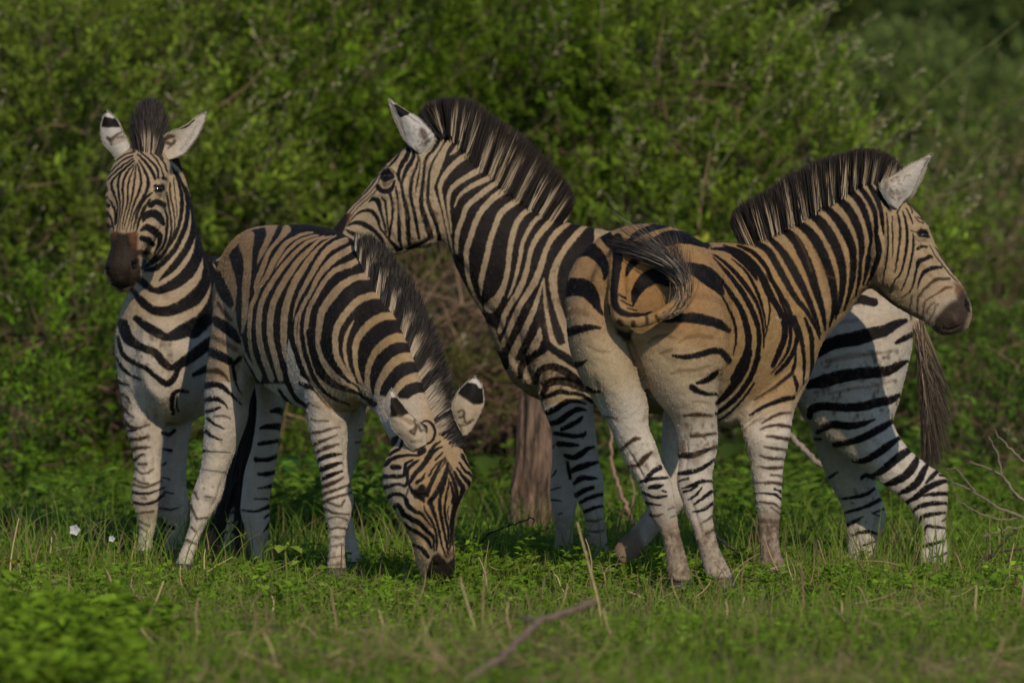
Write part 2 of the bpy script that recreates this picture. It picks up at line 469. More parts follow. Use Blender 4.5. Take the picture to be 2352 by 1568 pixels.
class Zebra:
    def __init__(s, label, loc, group='zebras standing in a close herd'):
        s.root = thing('zebra', label, 'zebra', loc, group); s.tubes = []
    def build(s, txt, base, relief=''):
        s.body, s.W = body_mesh(s.tubes, s.root)
        me = s.body.data; nr = np.empty(len(s.W) * 3, np.float32); me.vertices.foreach_get('normal', nr); nr = nr.reshape(-1, 3)
        uv = plan(s.W); face = np.clip(-nr[:, 1] * 2.5 + .2, 0, 1); dsp = np.zeros(len(uv))
        for h, P, sc in parse(relief):              # grooves (+) and swellings (-): c depth_mm width ; points
            amp, wd = float(h[1]) * .001, float(h[2]) * sc * .5
            Q = crom(P, 4) if len(P) > 1 else np.vstack([P, P + .01])
            ix = np.where((uv[:, 0] > Q[:, 0].min() - 3 * wd) & (uv[:, 0] < Q[:, 0].max() + 3 * wd) & (uv[:, 1] > Q[:, 1].min() - 3 * wd) & (uv[:, 1] < Q[:, 1].max() + 3 * wd))[0]
            if len(ix):
                d, par = segdist(uv[ix], Q); fade = np.ones(len(ix)) if len(P) == 1 else np.clip(np.minimum(par, len(Q) - 1 - par) / 2.5 + .15, 0, 1)
                dsp[ix] -= amp * np.exp(-(d / wd) ** 2) * fade
        s.W = s.W + nr * (1.35 * dsp * face)[:, None]
        me.vertices.foreach_set('co', (s.W - np.array(s.root['_w'], np.float32)).astype(np.float32).ravel()); me.update()
        s.uv = plan(s.W)
        s.ops = parse(txt)
        s.base0 = np.array(base, float)
        b = np.tile(s.base0, (len(s.uv), 1))
        # dust and mottling of the hair itself
        col = paint(s.uv, s.ops, b) * COAT
        set_col(s.body.data, col)
        # short lying hair over the side that can be seen
        me.vertices.foreach_get('normal', nf := np.empty(len(s.W) * 3, np.float32)); N = nf.reshape(-1, 3)
        ix = np.where(N[:, 1] < .35)[0]; ix = RNG.choice(ix, 60000)
        n = N[ix]; flow = np.array([.25, 0, -1.]) + RNG.normal(size=(len(ix), 3)) * .35
        tg = flow - n * (flow * n).sum(1, keepdims=True); tg /= np.linalg.norm(tg, axis=1)[:, None] + 1e-9
        R = s.W[ix] - n * .001; T = R + (tg + n * RNG.uniform(.12, .42, (len(ix), 1))) * RNG.uniform(.006, .013, (len(ix), 1))
        cc = col[ix] * RNG.uniform(.72, 1.25, (len(ix), 1))
        strands('short_hair', R, T, cc, cc * .95, s.root, w=.0011)
        bpy.context.view_layer.update()
    def colour(s, xy):
        xy = np.asarray(xy, float); b = np.tile(s.base0, (len(xy), 1)); return paint(xy, s.ops, b) * COAT
    def eye(s, F, x, y, r=.021, sx=1.2, sink=.78, lid=True, flat=.74):
        X, Y = fr(F, x, y); p, n = surf(s.body, s.root, X, Y)
        if p is None: return
        c = p - n * r * sink
        V, Fq = ball(c, r * sx, r, r * flat, 20, 12)
        o = mesh_np('eye', V, Fq, None, 'eye', s.root, smooth=True)
        if lid:
            t = np.cross(n, [0, 0, 1.]); t /= np.linalg.norm(t) + 1e-9; u = np.cross(t, n)
            u = u if u[2] > 0 else -u
            pts = [c + (t * math.cos(a) * r * 1.3 + u * (math.sin(a) * r * flat * 1.02)) + n * r * .52 for a in np.linspace(math.radians(-12), math.radians(192), 13)]
            V, Fq = tube(pts, [.001 + .004 * math.sin(math.pi * k / 12) for k in range(13)], 8)
            mesh_np('eyelid', V, Fq, np.tile((.022, .016, .012), (len(V), 1)), 'coat', s.root, smooth=True)
            L0 = [c + (t * math.cos(a) * r * 1.3 + u * (math.sin(a) * r * flat)) + n * r * .55 for a in np.linspace(.5, 2.6, 40)]
            L1 = [q + n * .016 - u * .006 + t * random.uniform(-.004, .004) for q in L0]
            strands('eyelash', L0, L1, np.tile(DARK, (40, 1)), np.tile(DARK, (40, 1)), s.root, w=.0011)
    def mane(s, pairs, Y0, Y1, n=5200, spread=.022, inset=16, lenvar=.07, curve=0.0, deep=None, dark=.66):
        """pairs rx,ry,tx,ty on the plan; root depth from Y0 to Y1 along the crest"""
        Pp = np.array(pairs, float)
        yy = np.linspace(Y0, Y1, len(Pp)) if deep is None else np.array(deep, float)
        Q = crom(np.hstack([Pp, yy[:, None]]), 12)
        t = RNG.uniform(0, len(Q) - 1.001, n); i = t.astype(int); f = (t - i)[:, None]
        q = Q[i] * (1 - f) + Q[i + 1] * f
        d = q[:, 2:4] - q[:, 0:2]; L = np.hypot(*d.T)[:, None]; u = d / (L + 1e-6); v = np.stack([-u[:, 1], u[:, 0]], 1)
        lat = RNG.normal(size=n)
        r2 = q[:, :2] - u * RNG.uniform(0, 1, (n, 1)) * inset
        clump = (np.sin(t * 2.1) + np.sin(t * 5.3 + 1) + np.sin(t * 9.7))[:, None] / 3
        ln = L * (1 + RNG.normal(size=(n, 1)) * lenvar * .7 + clump * .05)
        t2 = q[:, :2] + u * ln + v * (RNG.normal(size=(n, 1)) * .045 + np.sin(t * 7.)[:, None] * .035) * L
        dy = lat * spread
        R = np.array([at(a, b, c + e) for (a, b), c, e in zip(r2, q[:, 4], dy)])
        T = np.array([at(a, b, c + e * 1.25) for (a, b), c, e in zip(t2, q[:, 4], dy + RNG.normal(size=n) * .008)])
        samp = q[:, :2] - u * (inset * .3 + 4)
        C0 = s.colour(samp)
        lum = C0.sum(1, keepdims=True)
        C0 = np.where(lum > .5, C0 * .5 + np.array((.44, .37, .28)) * .5, C0)
        C0 *= RNG.uniform(.8, 1.15, (n, 1)); flip = RNG.random(n) < .16; C0[flip] = (.02, .016, .014)
        return strands('mane', R, T, C0, np.tile((.018, .013, .011), (n, 1)) * RNG.uniform(.7, 1.8, (n, 1)), s.root, w=.0038, dark_from=dark + RNG.normal(size=n) * .13 - .03)
    def hoof(s, x1, x2, y, Y, lean=0):
        c = at((x1 + x2) / 2, y, Y); w = np.linalg.norm(at(x2, y, Y) - at(x1, y, Y)) / 2
        V, F = loft(np.array([c + [0, 0, .012], c + [lean * .4, -.006, -.02], c + [lean, -.014, -.052]]),
                    np.array([[w * .92, 0, 0], [w * 1.02, 0, 0], [w * 1.16, 0, 0]]), np.array([[0, .040, 0], [0, .046, 0], [0, .056, 0]]), nseg=20, step=2, cap=.12)
        bm = bpy.data.meshes.new('hoof'); bm.from_pydata((V - np.array(s.root['_w'])).tolist(), [], F)
        bm.polygons.foreach_set('use_smooth', np.ones(len(bm.polygons), bool)); bm.materials.append(MAT['hoof'])
        o = bpy.data.objects.new('hoof', bm); COL.objects.link(o); o.parent = s.root

def ball(c, rx, ry, rz, nu=16, nv=10):
    th = np.linspace(0, 2 * math.pi, nu, endpoint=False); ph = np.linspace(-math.pi / 2 + .05, math.pi / 2 - .05, nv)
    V = np.array([[c[0] + rx * math.cos(p) * math.cos(t), c[1] + ry * math.cos(p) * math.sin(t), c[2] + rz * math.sin(p)] for p in ph for t in th])
    i = np.arange(nv - 1)[:, None] * nu; j = np.arange(nu)[None]; j2 = (j + 1) % nu
    return V, np.stack([i + j, i + j2, i + nu + j2, i + nu + j], -1).reshape(-1, 4)

def tube(pts, rad, nseg=8):
    """open tapering tube along points"""
    P = np.asarray(pts, float); n = len(P)
    rad = np.interp(np.linspace(0, 1, n), np.linspace(0, 1, len(rad)), rad)
    T = np.gradient(P, axis=0); T /= np.linalg.norm(T, axis=1)[:, None] + 1e-9
    up = np.array([.13, .21, .97]); V = []
    th = np.linspace(0, 2 * math.pi, nseg, endpoint=False)
    for i in range(n):
        a = np.cross(T[i], up if abs(T[i] @ up) < .95 else np.array([1., 0, 0])); a /= np.linalg.norm(a); b = np.cross(T[i], a)
        V.append(P[i] + (np.outer(np.cos(th), a) + np.outer(np.sin(th), b)) * rad[i])
    V = np.vstack(V)
    i = np.arange(n - 1)[:, None] * nseg; j = np.arange(nseg)[None]; j2 = (j + 1) % nseg
    return V, np.stack([i + j, i + j2, i + nseg + j2, i + nseg + j], -1).reshape(-1, 4)

# ================================================================== zebra in profile, head to the left
Z = Zebra('zebra in profile facing left, its hindquarters showing behind the tawny one', at(1700, 1330, 1.6) * [1, 1, 0])
Yc, yn, yf = 1.6, 1.46, 1.74
Z.tubes = [
    prof([(985,330,985,520,Yc,.07),(1040,312,1030,572,Yc,.075),(1100,370,1045,610,Yc,.085),(1163,428,1064,648,Yc,.10),(1224,477,1086,688,Yc,.115),(1288,506,1112,728,Yc,.14),(1340,518,1136,790,Yc,.165),
          (1400,530,1160,850,Yc,.19),(1470,545,1200,895,Yc,.22),(1540,565,1330,930,Yc,.26),(1620,578,1500,950,Yc,.28),(1720,582,1660,955,Yc,.29),(1830,586,1800,940,Yc,.28),(1930,608,1880,920,Yc,.25),(2010,645,1950,900,Yc,.21),(2060,700,2010,880,Yc,.15)], step=6),
    prof([(1165,800,1210,905,Yc,.12),(1185,820,1250,920,Yc,.14),(1230,800,1330,925,Yc,.15)]),          # breast
    # head
    prof([(1012,305,1032,525,Yc,.062),(975,310,1004,548,Yc,.082),(934,335,968,565,Yc,.095),(888,378,925,582,Yc,.095),(858,412,888,590,Yc,.08),(830,446,852,594,Yc,.066),(804,476,822,590,Yc,.060),(785,500,798,584,Yc,.057),(768,522,778,570,Yc,.048)]),
    prof([(905,410,1035,420,Yc,.085),(905,480,1030,480,Yc,.105),(925,545,1010,545,Yc,.085)]),          # cheek
    # forelegs
    prof([(1170,700,1350,740,yn+.04,.10),(1205,800,1372,830,yn,.10),(1241,922,1363,929,yn,.085),(1256,960,1368,985,yn,.075),(1280,1018,1372,1020,yn,.066),(1304,1065,1378,1065,yn,.058),(1316,1105,1387,1105,yn,.056),(1324,1145,1387,1150,yn,.052),(1342,1185,1388,1188,yn,.042),(1347,1225,1394,1225,yn,.036),(1349,1265,1399,1262,yn,.036),(1347,1300,1405,1297,yn,.042)]),
    prof([(1230,880,1340,880,yf,.09),(1262,960,1335,960,yf,.075),(1268,1020,1330,1020,yf,.064),(1266,1080,1322,1080,yf,.056),(1263,1130,1327,1138,yf,.056),(1268,1178,1322,1175,yf,.045),(1275,1220,1318,1220,yf,.034),(1270,1262,1316,1262,yf,.036),(1263,1296,1313,1296,yf,.042)]),
    # hind legs
    prof([(1880,640,2078,690,yn+.03,.13),(1850,740,2094,745,yn,.16),(1832,830,2096,790,yn,.17),(1826,905,2086,838,yn,.16),(1846,962,2064,926,yn,.135),(1898,1012,2052,972,yn,.115),(1956,1060,2084,1026,yn,.08),(2006,1096,2128,1064,yn,.062),(2044,1126,2168,1090,yn,.052),(2082,1158,2179,1115,yn,.047),(2103,1190,2177,1162,yn,.04),(2114,1215,2174,1210,yn,.033),(2116,1250,2176,1250,yn,.034),(2110,1292,2178,1290,yn,.042)]),
    prof([(1850,900,2010,960,yf,.13),(1868,1010,2006,1050,yf,.10),(1900,1097,2010,1098,yf,.075),(1924,1143,2022,1137,yf,.06),(1938,1180,2037,1182,yf,.052),(1944,1220,2026,1222,yf,.042),(1946,1262,2013,1262,yf,.036),(1940,1298,2014,1298,yf,.042)]),
    prof([(2088,712,2108,706,Yc,.016),(2094,745,2116,742,Yc,.016),(2100,790,2121,786,Yc,.014),(2108,830,2126,828,Yc,.011)], nseg=16),   # tail dock
]  # coat below: dark stroke along the jaw corner is painted shadow
Z.build('''
@O
T .46,.36,.24 .5 180,150 ; 1300,640
T .44,.33,.20 .5 150,90 ; 1290,540
T .47,.38,.27 .4 130,140 ; 1000,470
p .70,.69,.70 .85 40 ; 1200,905 1400,905 1420,1320 1240,1330
p .72,.71,.71 .8 40 ; 1800,680 2110,690 2200,1330 1900,1330
T .46,.36,.25 .6 90,40 ; 2060,740
p .40,.33,.25 .6 20 ; 1250,1185 1420,1185 1430,1330 1250,1330
@K
d 22,40,45,40,30,25,30,38,42,40,38,30 ; 690,480 710,540 690,600 640,680 610,780 640,860 655,960 680,1060 700,1160 705,1260 710,1370 715,1450
d 12,28,40,40,28,15 ; 725,490 765,560 740,640 690,720 660,800 650,850
d 10,14,24,28,32,34,30,30,30,26,22 ; 775,520 805,600 790,690 750,790 735,880 730,960 745,1050 770,1150 790,1260 805,1350 815,1400
d 8,10,14,20,18,8 ; 820,600 825,680 810,770 795,850 785,900 785,950
d 42,40,30,28,26,28,34,40,44,50,55 ; 1000,345 1010,420 960,520 890,600 868,680 858,800 840,950 835,1050 850,1130 890,1260 930,1380
d 60,56,52,48,42,40,38,40,44,46,45,40 ; 1100,360 1090,440 1040,540 970,640 930,740 912,860 905,980 920,1080 960,1180 1000,1290 1020,1420
d 14,20,18,10 ; 640,510 560,590 500,650 465,700
d 14,16,18,20,8 ; 690,480 640,530 600,600 540,670 510,690
d 8,12,12,12,10,10 ; 440,720 400,800 330,900 230,1000 150,1080 90,1150
d 8 ; 450,750 410,850 330,950 240,1030 170,1100 130,1150
d 14,10,8,8,8,8 ; 415,870 390,930 320,1000 250,1060 190,1120 150,1180
d 10,8 ; 455,700 330,860 200,1010 80,1130
d 40,45,45,30,18 ; 410,890 450,930 520,930 555,890 575,830
d 25,26,24,22,22,25,30,40 ; 520,940 545,1010 555,1100 550,1200 530,1320 520,1400 560,1450 600,1490
d 12,24,16,14,34,36,30,20 ; 585,890 598,960 605,1030 612,1130 618,1240 620,1350 625,1420 640,1470
d 10,40,50,30,22,20,10 ; 320,1040 360,1010 410,1030 430,1100 450,1170 480,1280 495,1350
d 14,24,20,16,14,8 ; 450,1000 480,1030 490,1100 500,1200 510,1300 520,1370
d 6,14,30,40,32,20,18,14 ; 120,1250 200,1160 290,1120 360,1140 410,1210 430,1290 470,1340 500,1390
d 14,36,45,40,34,30,26 ; 110,1270 200,1240 280,1260 360,1310 420,1370 460,1430 470,1500
d 10,40,36,30,26,24 ; 90,1310 170,1350 270,1390 350,1410 400,1450 400,1520
d 30 ; 600,1515 640,1500
d 20,30,24 ; 700,1495 830,1445 930,1395
P .022,.017,.015 1 10 ; -60,1400 -20,1250 60,1140 90,1140 140,1160 130,1200 90,1290 70,1340 60,1500 -60,1500
P .10,.04,.018 .8 14 ; 110,1150 150,1150 140,1230 105,1250
P .012,.009,.008 1 8 ; 430,770 460,715 520,705 570,770 580,800 530,830 470,850 430,810
P .10,.07,.05 .8 8 ; 440,820 470,850 520,845 560,810 570,830 530,870 470,885
d 10,8,5 ; 600,775 575,745 535,705
@D
P .016,.013,.014 1 4 ; 800,360 900,370 1000,460 1100,560 1200,660 1300,760 1400,840 1500,890 1600,920 1740,935 1740,1300 1560,1560 1600,1700 1440,1760 1290,1850 1150,1800 1090,1620 1000,1560 900,1370 800,1150 770,1000 740,860 690,700 760,520
@K
l 40,50,50,40,35,35,35,30,30,28,30 ; 1170,380 1120,440 1050,540 980,660 945,760 940,880 935,1000 960,1100 1000,1200 1030,1300 1060,1440
@D
l 28,26,8 ; 880,390 835,455 800,488
l 40,40,38,36,28,22,20,18,18,14 ; 1000,440 930,480 850,530 780,600 735,680 735,740 760,860 780,960 800,1060 810,1150
l 38,38,36,34,28,22,16,14,8 ; 1060,530 1000,580 930,620 850,670 800,720 785,790 790,870 800,940 805,1000
l 36,36,30,20,6 ; 1110,610 1030,650 930,700 860,755 825,830
l 36,36,36,34,32,30,28,20 ; 1150,640 1060,700 970,770 905,830 880,900 850,980 840,1050 838,1130
l 40,45,40,36,36,36,34,30,26,24,30 ; 1190,700 1120,740 1060,790 1000,860 960,940 930,1030 905,1110 905,1200 920,1310 950,1400 1000,1500
l 40,40,38,36,36,36,36,34,10 ; 1270,770 1200,810 1130,870 1090,960 1060,1050 1040,1140 1020,1220 1000,1310 1000,1400
l 36,34,36,38,34,32,36,50,80 ; 1350,830 1280,870 1230,940 1200,1040 1185,1130 1175,1230 1150,1340 1110,1420 1060,1480
l 30,30,28,26,26,22,16,6 ; 1400,880 1350,920 1310,980 1270,1070 1255,1160 1230,1270 1200,1370 1175,1420
l 30,40,36,30,30,34,40,36,36,34,30 ; 1480,900 1430,950 1370,1020 1330,1100 1310,1180 1290,1270 1250,1370 1200,1450 1150,1540 1140,1590 1120,1640
l 20,40,36,34,40,45,40,36,36,34,30 ; 1580,930 1510,980 1460,1040 1420,1120 1390,1220 1350,1320 1300,1400 1250,1480 1210,1568 1180,1640 1140,1730
l 20,40,40,40,45,55,45,45,50,46,40 ; 1690,950 1640,990 1580,1060 1530,1130 1490,1210 1470,1300 1480,1400 1500,1480 1530,1568 1560,1650 1580,1750
@E
l 10,20,36,40,46,50,50,40 ; 415,515 390,600 350,720 300,830 250,930 205,1030 195,1090 240,1150
l 10,22,26,34,40,40,30 ; 415,515 425,650 440,760 465,880 500,960 570,1000 640,1040
l 16,50,56,30 ; 390,840 382,900 350,965 300,1035
l 40,44,40,36,40,44,40 ; 250,1160 310,1090 380,1040 450,1010 520,1025 580,1070 640,1120
P .48,.40,.29 1 6 ; 150,1090 200,1130 330,1100 460,1060 560,1090 680,1200 760,1280 600,1330 400,1330 230,1260 170,1180
d 30,50,30 ; 130,990 160,1030 170,1090
d 34,40,50,44,40 ; 262,1150 270,1090 300,1050 350,1015 420,975
d 40,50,44,50,50,50 ; 415,940 450,955 490,985 540,1015 600,1055 660,1090
d 30,40,40,50,50,40 ; 365,1190 385,1120 450,1088 530,1105 620,1165 690,1230
d 30,40,50,50,50,30 ; 410,1265 440,1205 500,1182 580,1192 660,1222 720,1250
@F
d 22,30,30,24,22,20 ; 405,245 470,225 520,205 580,215 660,225 730,270
d 34,36,34,24,12 ; 430,345 490,320 560,275 620,265 690,285
d 30,36,34,30,14 ; 460,415 520,395 580,350 640,320 690,325
d 24,30,26,14 ; 535,450 590,425 650,390 670,370
d 20,28,26,26,14 ; 485,475 540,485 610,495 670,490 690,470
d 34,30,18 ; 515,545 570,550 640,555
d 24,32,36,30,12 ; 555,620 610,635 660,610 700,580 745,565
d 30,40,34,16 ; 600,720 650,700 710,680 770,665
d 20,20 ; 570,665 590,770
d 26,36,26,8 ; 620,800 660,770 720,770 770,770
d 30,32,20 ; 630,880 680,850 740,830
d 20,24,22,16 ; 650,930 710,900 770,880 810,870
d 20,24,16 ; 680,990 740,965 805,950
b 10,12,8 ; 690,1045 750,1050 800,1035
b 8,12,8 ; 700,1115 760,1120 810,1110
d 10 ; 470,760 500,720
d 12,8 ; 465,845 525,830
d 12,8 ; 465,910 530,920
d 8 ; 510,1000 535,1000
d 14,4 ; 475,570 490,545
@G
d 60,60,50 ; 900,1100 1000,1065 1110,1085
d 70,80,90,80,70,50,24 ; 740,1410 850,1350 1000,1320 1100,1290 1180,1270 1260,1225 1320,1205
d 20,36,30 ; 1255,1350 1310,1320 1370,1290
s 20 .45 ; 800,1470 950,1425 1100,1420 1250,1400
s 24 .4 ; 760,1235 900,1215 1000,1200
@H
d 50,80,80,70,70,60,45,16 ; 680,290 780,270 880,240 1000,220 1120,210 1200,200 1270,165 1330,135
s 20 .5 ; 820,350 950,320 1100,300 1250,260
s 24 .5 ; 800,140 950,115 1150,85
d 30,50,50,50,50,55,56,50,16 ; 690,500 700,455 760,432 860,435 950,440 1050,430 1140,405 1220,390 1285,350
d 24,40,50,45,34,8 ; 740,600 790,570 850,550 950,560 1040,545 1120,515
d 30,36,44,46,44,24 ; 850,680 930,670 1030,640 1110,600 1180,560 1235,525
d 18,36,45,44,26 ; 975,790 1050,785 1130,740 1200,690 1270,640
d 20,40,50,50,40 ; 1100,880 1160,855 1220,805 1280,755 1340,715
d 16,44,50,50,24 ; 1170,945 1240,925 1320,880 1370,820 1395,760
d 22,40,45,40,24 ; 1275,1000 1340,970 1400,920 1430,860 1460,810
d 20,34,40,34,26 ; 1320,1060 1390,1020 1450,970 1520,935 1590,915
d 16,26,22 ; 1450,930 1490,890 1530,850
d 14 ; 1540,880 1575,885
d 10,26,24 ; 1430,1015 1500,1005 1595,1000
d 20,28,28,20 ; 1365,1110 1420,1080 1500,1065 1580,1065
d 14,28,24,16 ; 1400,1185 1430,1150 1500,1135 1575,1125
d 10,18,20,12 ; 1440,1270 1455,1215 1520,1220 1580,1225
d 12 ; 1560,1180 1580,1160
d 20,22,14 ; 1430,1345 1490,1330 1570,1310
d 8,14,10 ; 1500,1415 1550,1405 1590,1385
d 20,8 ; 820,895 875,860
d 14,20,22,20 ; 905,1035 980,1025 1060,1005 1110,970
d 14,20,24,24 ; 920,1125 1000,1105 1080,1075 1150,1040
d 10,16 ; 1100,1130 1180,1100
d 10 ; 1100,1130 1150,1150
d 24,26,8 ; 935,1205 980,1185 1040,1150
d 12,20,22,12 ; 960,1275 1020,1255 1080,1250 1135,1265
d 12,16,10 ; 1040,1340 1080,1325 1120,1315
d 10 ; 1060,1390 1090,1380
d 24 ; 1030,900 1060,880 1110,900
d 14 ; 720,645 765,645
s 22 .35 ; 1100,280 1140,300 1120,340
@H
m .07,.05,.035 .55 150,7 ; 780,80 1300,60 1290,500 760,560 700,420
m .07,.05,.035 .5 60,5 ; 830,880 1100,900 1180,1400 950,1420
@E
m .07,.05,.035 .6 130,7 ; 220,1020 500,1060 700,1230 480,1260 330,1230
m .09,.07,.05 .5 90,6 ; 40,720 300,600 520,420 560,900 300,1000 120,960
@K
m .10,.075,.05 .5 160,9 ; 560,900 860,620 1000,700 1040,1400 700,1450 560,1200
''', (.44, .36, .26), '''
@K
c 5 50 ; 940,1385 990,1260 975,1000 940,820
c -5 60 ; 330,980 450,960 570,1000
c -7 50 ; 440,715 500,680 580,740
c 4 30 ; 420,870 500,905 580,855
c 6 40 ; 560,1520 700,1495 830,1445 950,1385
c -4 50 ; 500,1130 560,1300 640,1440
@D
c 7 60 ; 800,1120 900,1260 980,1420 1060,1530
c 4 70 ; 900,800 1060,820 1200,900
@E
c 5 80 ; 100,800 280,640 480,480 640,330
c -6 120 ; 330,700 430,900 480,1050
c 7 50 ; 60,700 100,780 150,900 190,1080
c 9 46 ; 370,1250 430,1200 560,1180 700,1240
@F
c -6 100 ; 720,800
c 5 40 ; 640,420 690,560 720,680
c 4 30 ; 760,860 760,1020 770,1180
c -5 60 ; 770,1300
@H
c 7 50 ; 600,420 680,520 760,620
c 5 60 ; 1050,620 1200,760 1350,900
c 5 36 ; 1480,890 1530,980 1540,1050
c 4 26 ; 1530,1050 1520,1160 1510,1300
c -4 60 ; 1450,1160
c 5 80 ; 1230,120 1180,300 1120,500
c 4 30 ; 1010,920 1100,1040 1130,1160
c 4 24 ; 1120,1180 1080,1320
''')
Z.eye('K', 512, 770, r=.023)
Z.mane([(1000,306,962,264),(1012,300,988,238),(1030,300,1030,228),(1059,324,1078,233),(1087,360,1120,262),(1122,391,1158,290),(1151,419,1197,318),(1182,444,1230,348),(1214,469,1262,378),(1245,490,1292,412),(1275,502,1312,445),(1298,510,1314,486)], Yc, Yc, n=11000, inset=20)
make_ear(Z.root, 'K', [(700,480),(672,400),(640,310),(600,215),(563,130),(528,52)], [(830,580),(925,500),(965,400),(915,320),(800,210),(690,150),(600,90),(545,52)], Yc-.06, 1, .22, '''
p .42,.44,.46 .9 20 ; 520,40 560,60 640,250 690,400 640,420 560,180
P .012,.009,.009 1 6 ; 560,80 630,80 730,165 705,190 625,215 592,150
b 10,16,10 .6 ; 690,180 760,230 820,270
b 12 .5 ; 860,350 900,380 940,350
b 16,24,10 .55 ; 830,480 880,460 940,410
m .12,.09,.07 .6 60,9 ; 780,330 930,330 950,430 820,520
s 14 .8 ; 780,500 800,540
s 6 .7 ; 763,305 765,370
s 10 .7 ; 630,230 680,380
''', (.56, .55, .53))
make_ear(Z.root, 'K', [(690,470),(650,390),(605,290),(560,180),(525,60)], [(760,480),(740,400),(690,300),(620,190),(540,60)], Yc+.12, 1, .2, '', (.5, .48, .45))
for x1, x2, y, Y in ((1347,1405,1305,yn),(1263,1313,1303,yf),(2110,2178,1298,yn),(1940,2014,1306,yf)): Z.hoof(x1, x2, y, Y)
# tail hair
R, T, M, C0, C1 = [], [], [], [], []
for i in range(3400):
    t = random.random() ** .8
    x0, y0 = 2096 + 22 * random.random() + 20 * t, 730 + 150 * t + random.uniform(-20, 20)
    e = random.random() ** 1.3 * random.choice((0, .4, 1))
    x2, y2 = 2112 + 55 * random.random() + 32 * e, 880 + 205 * (t * .6 + .4 * random.random()) - 40 * e
    if random.random() < .2: x2, y2 = 2130 + random.uniform(-14, 34), random.uniform(1030, 1090)
    Y = Yc + random.gauss(0, .022)
    R.append(at(x0, y0, Yc + random.gauss(0, .008))); T.append(at(x2, max(y2, y0 + 40), Y)); M.append(at(x0 + 6 + 26 * e, (y0 + y2) / 2 - 20, Y))
    k = random.uniform(.55, 1.2); lt = random.random() < .75 - .55 * t
    C0.append(np.array((.30, .22, .14) if lt else (.05, .035, .025)) * k); C1.append(np.array((.10, .075, .05) if lt or random.random() < .25 else (.022, .017, .014)) * k)
strands('tail_hair', R, T, C0, C1, Z.root, w=.0022, mid=np.array(M), dark_from=.5)

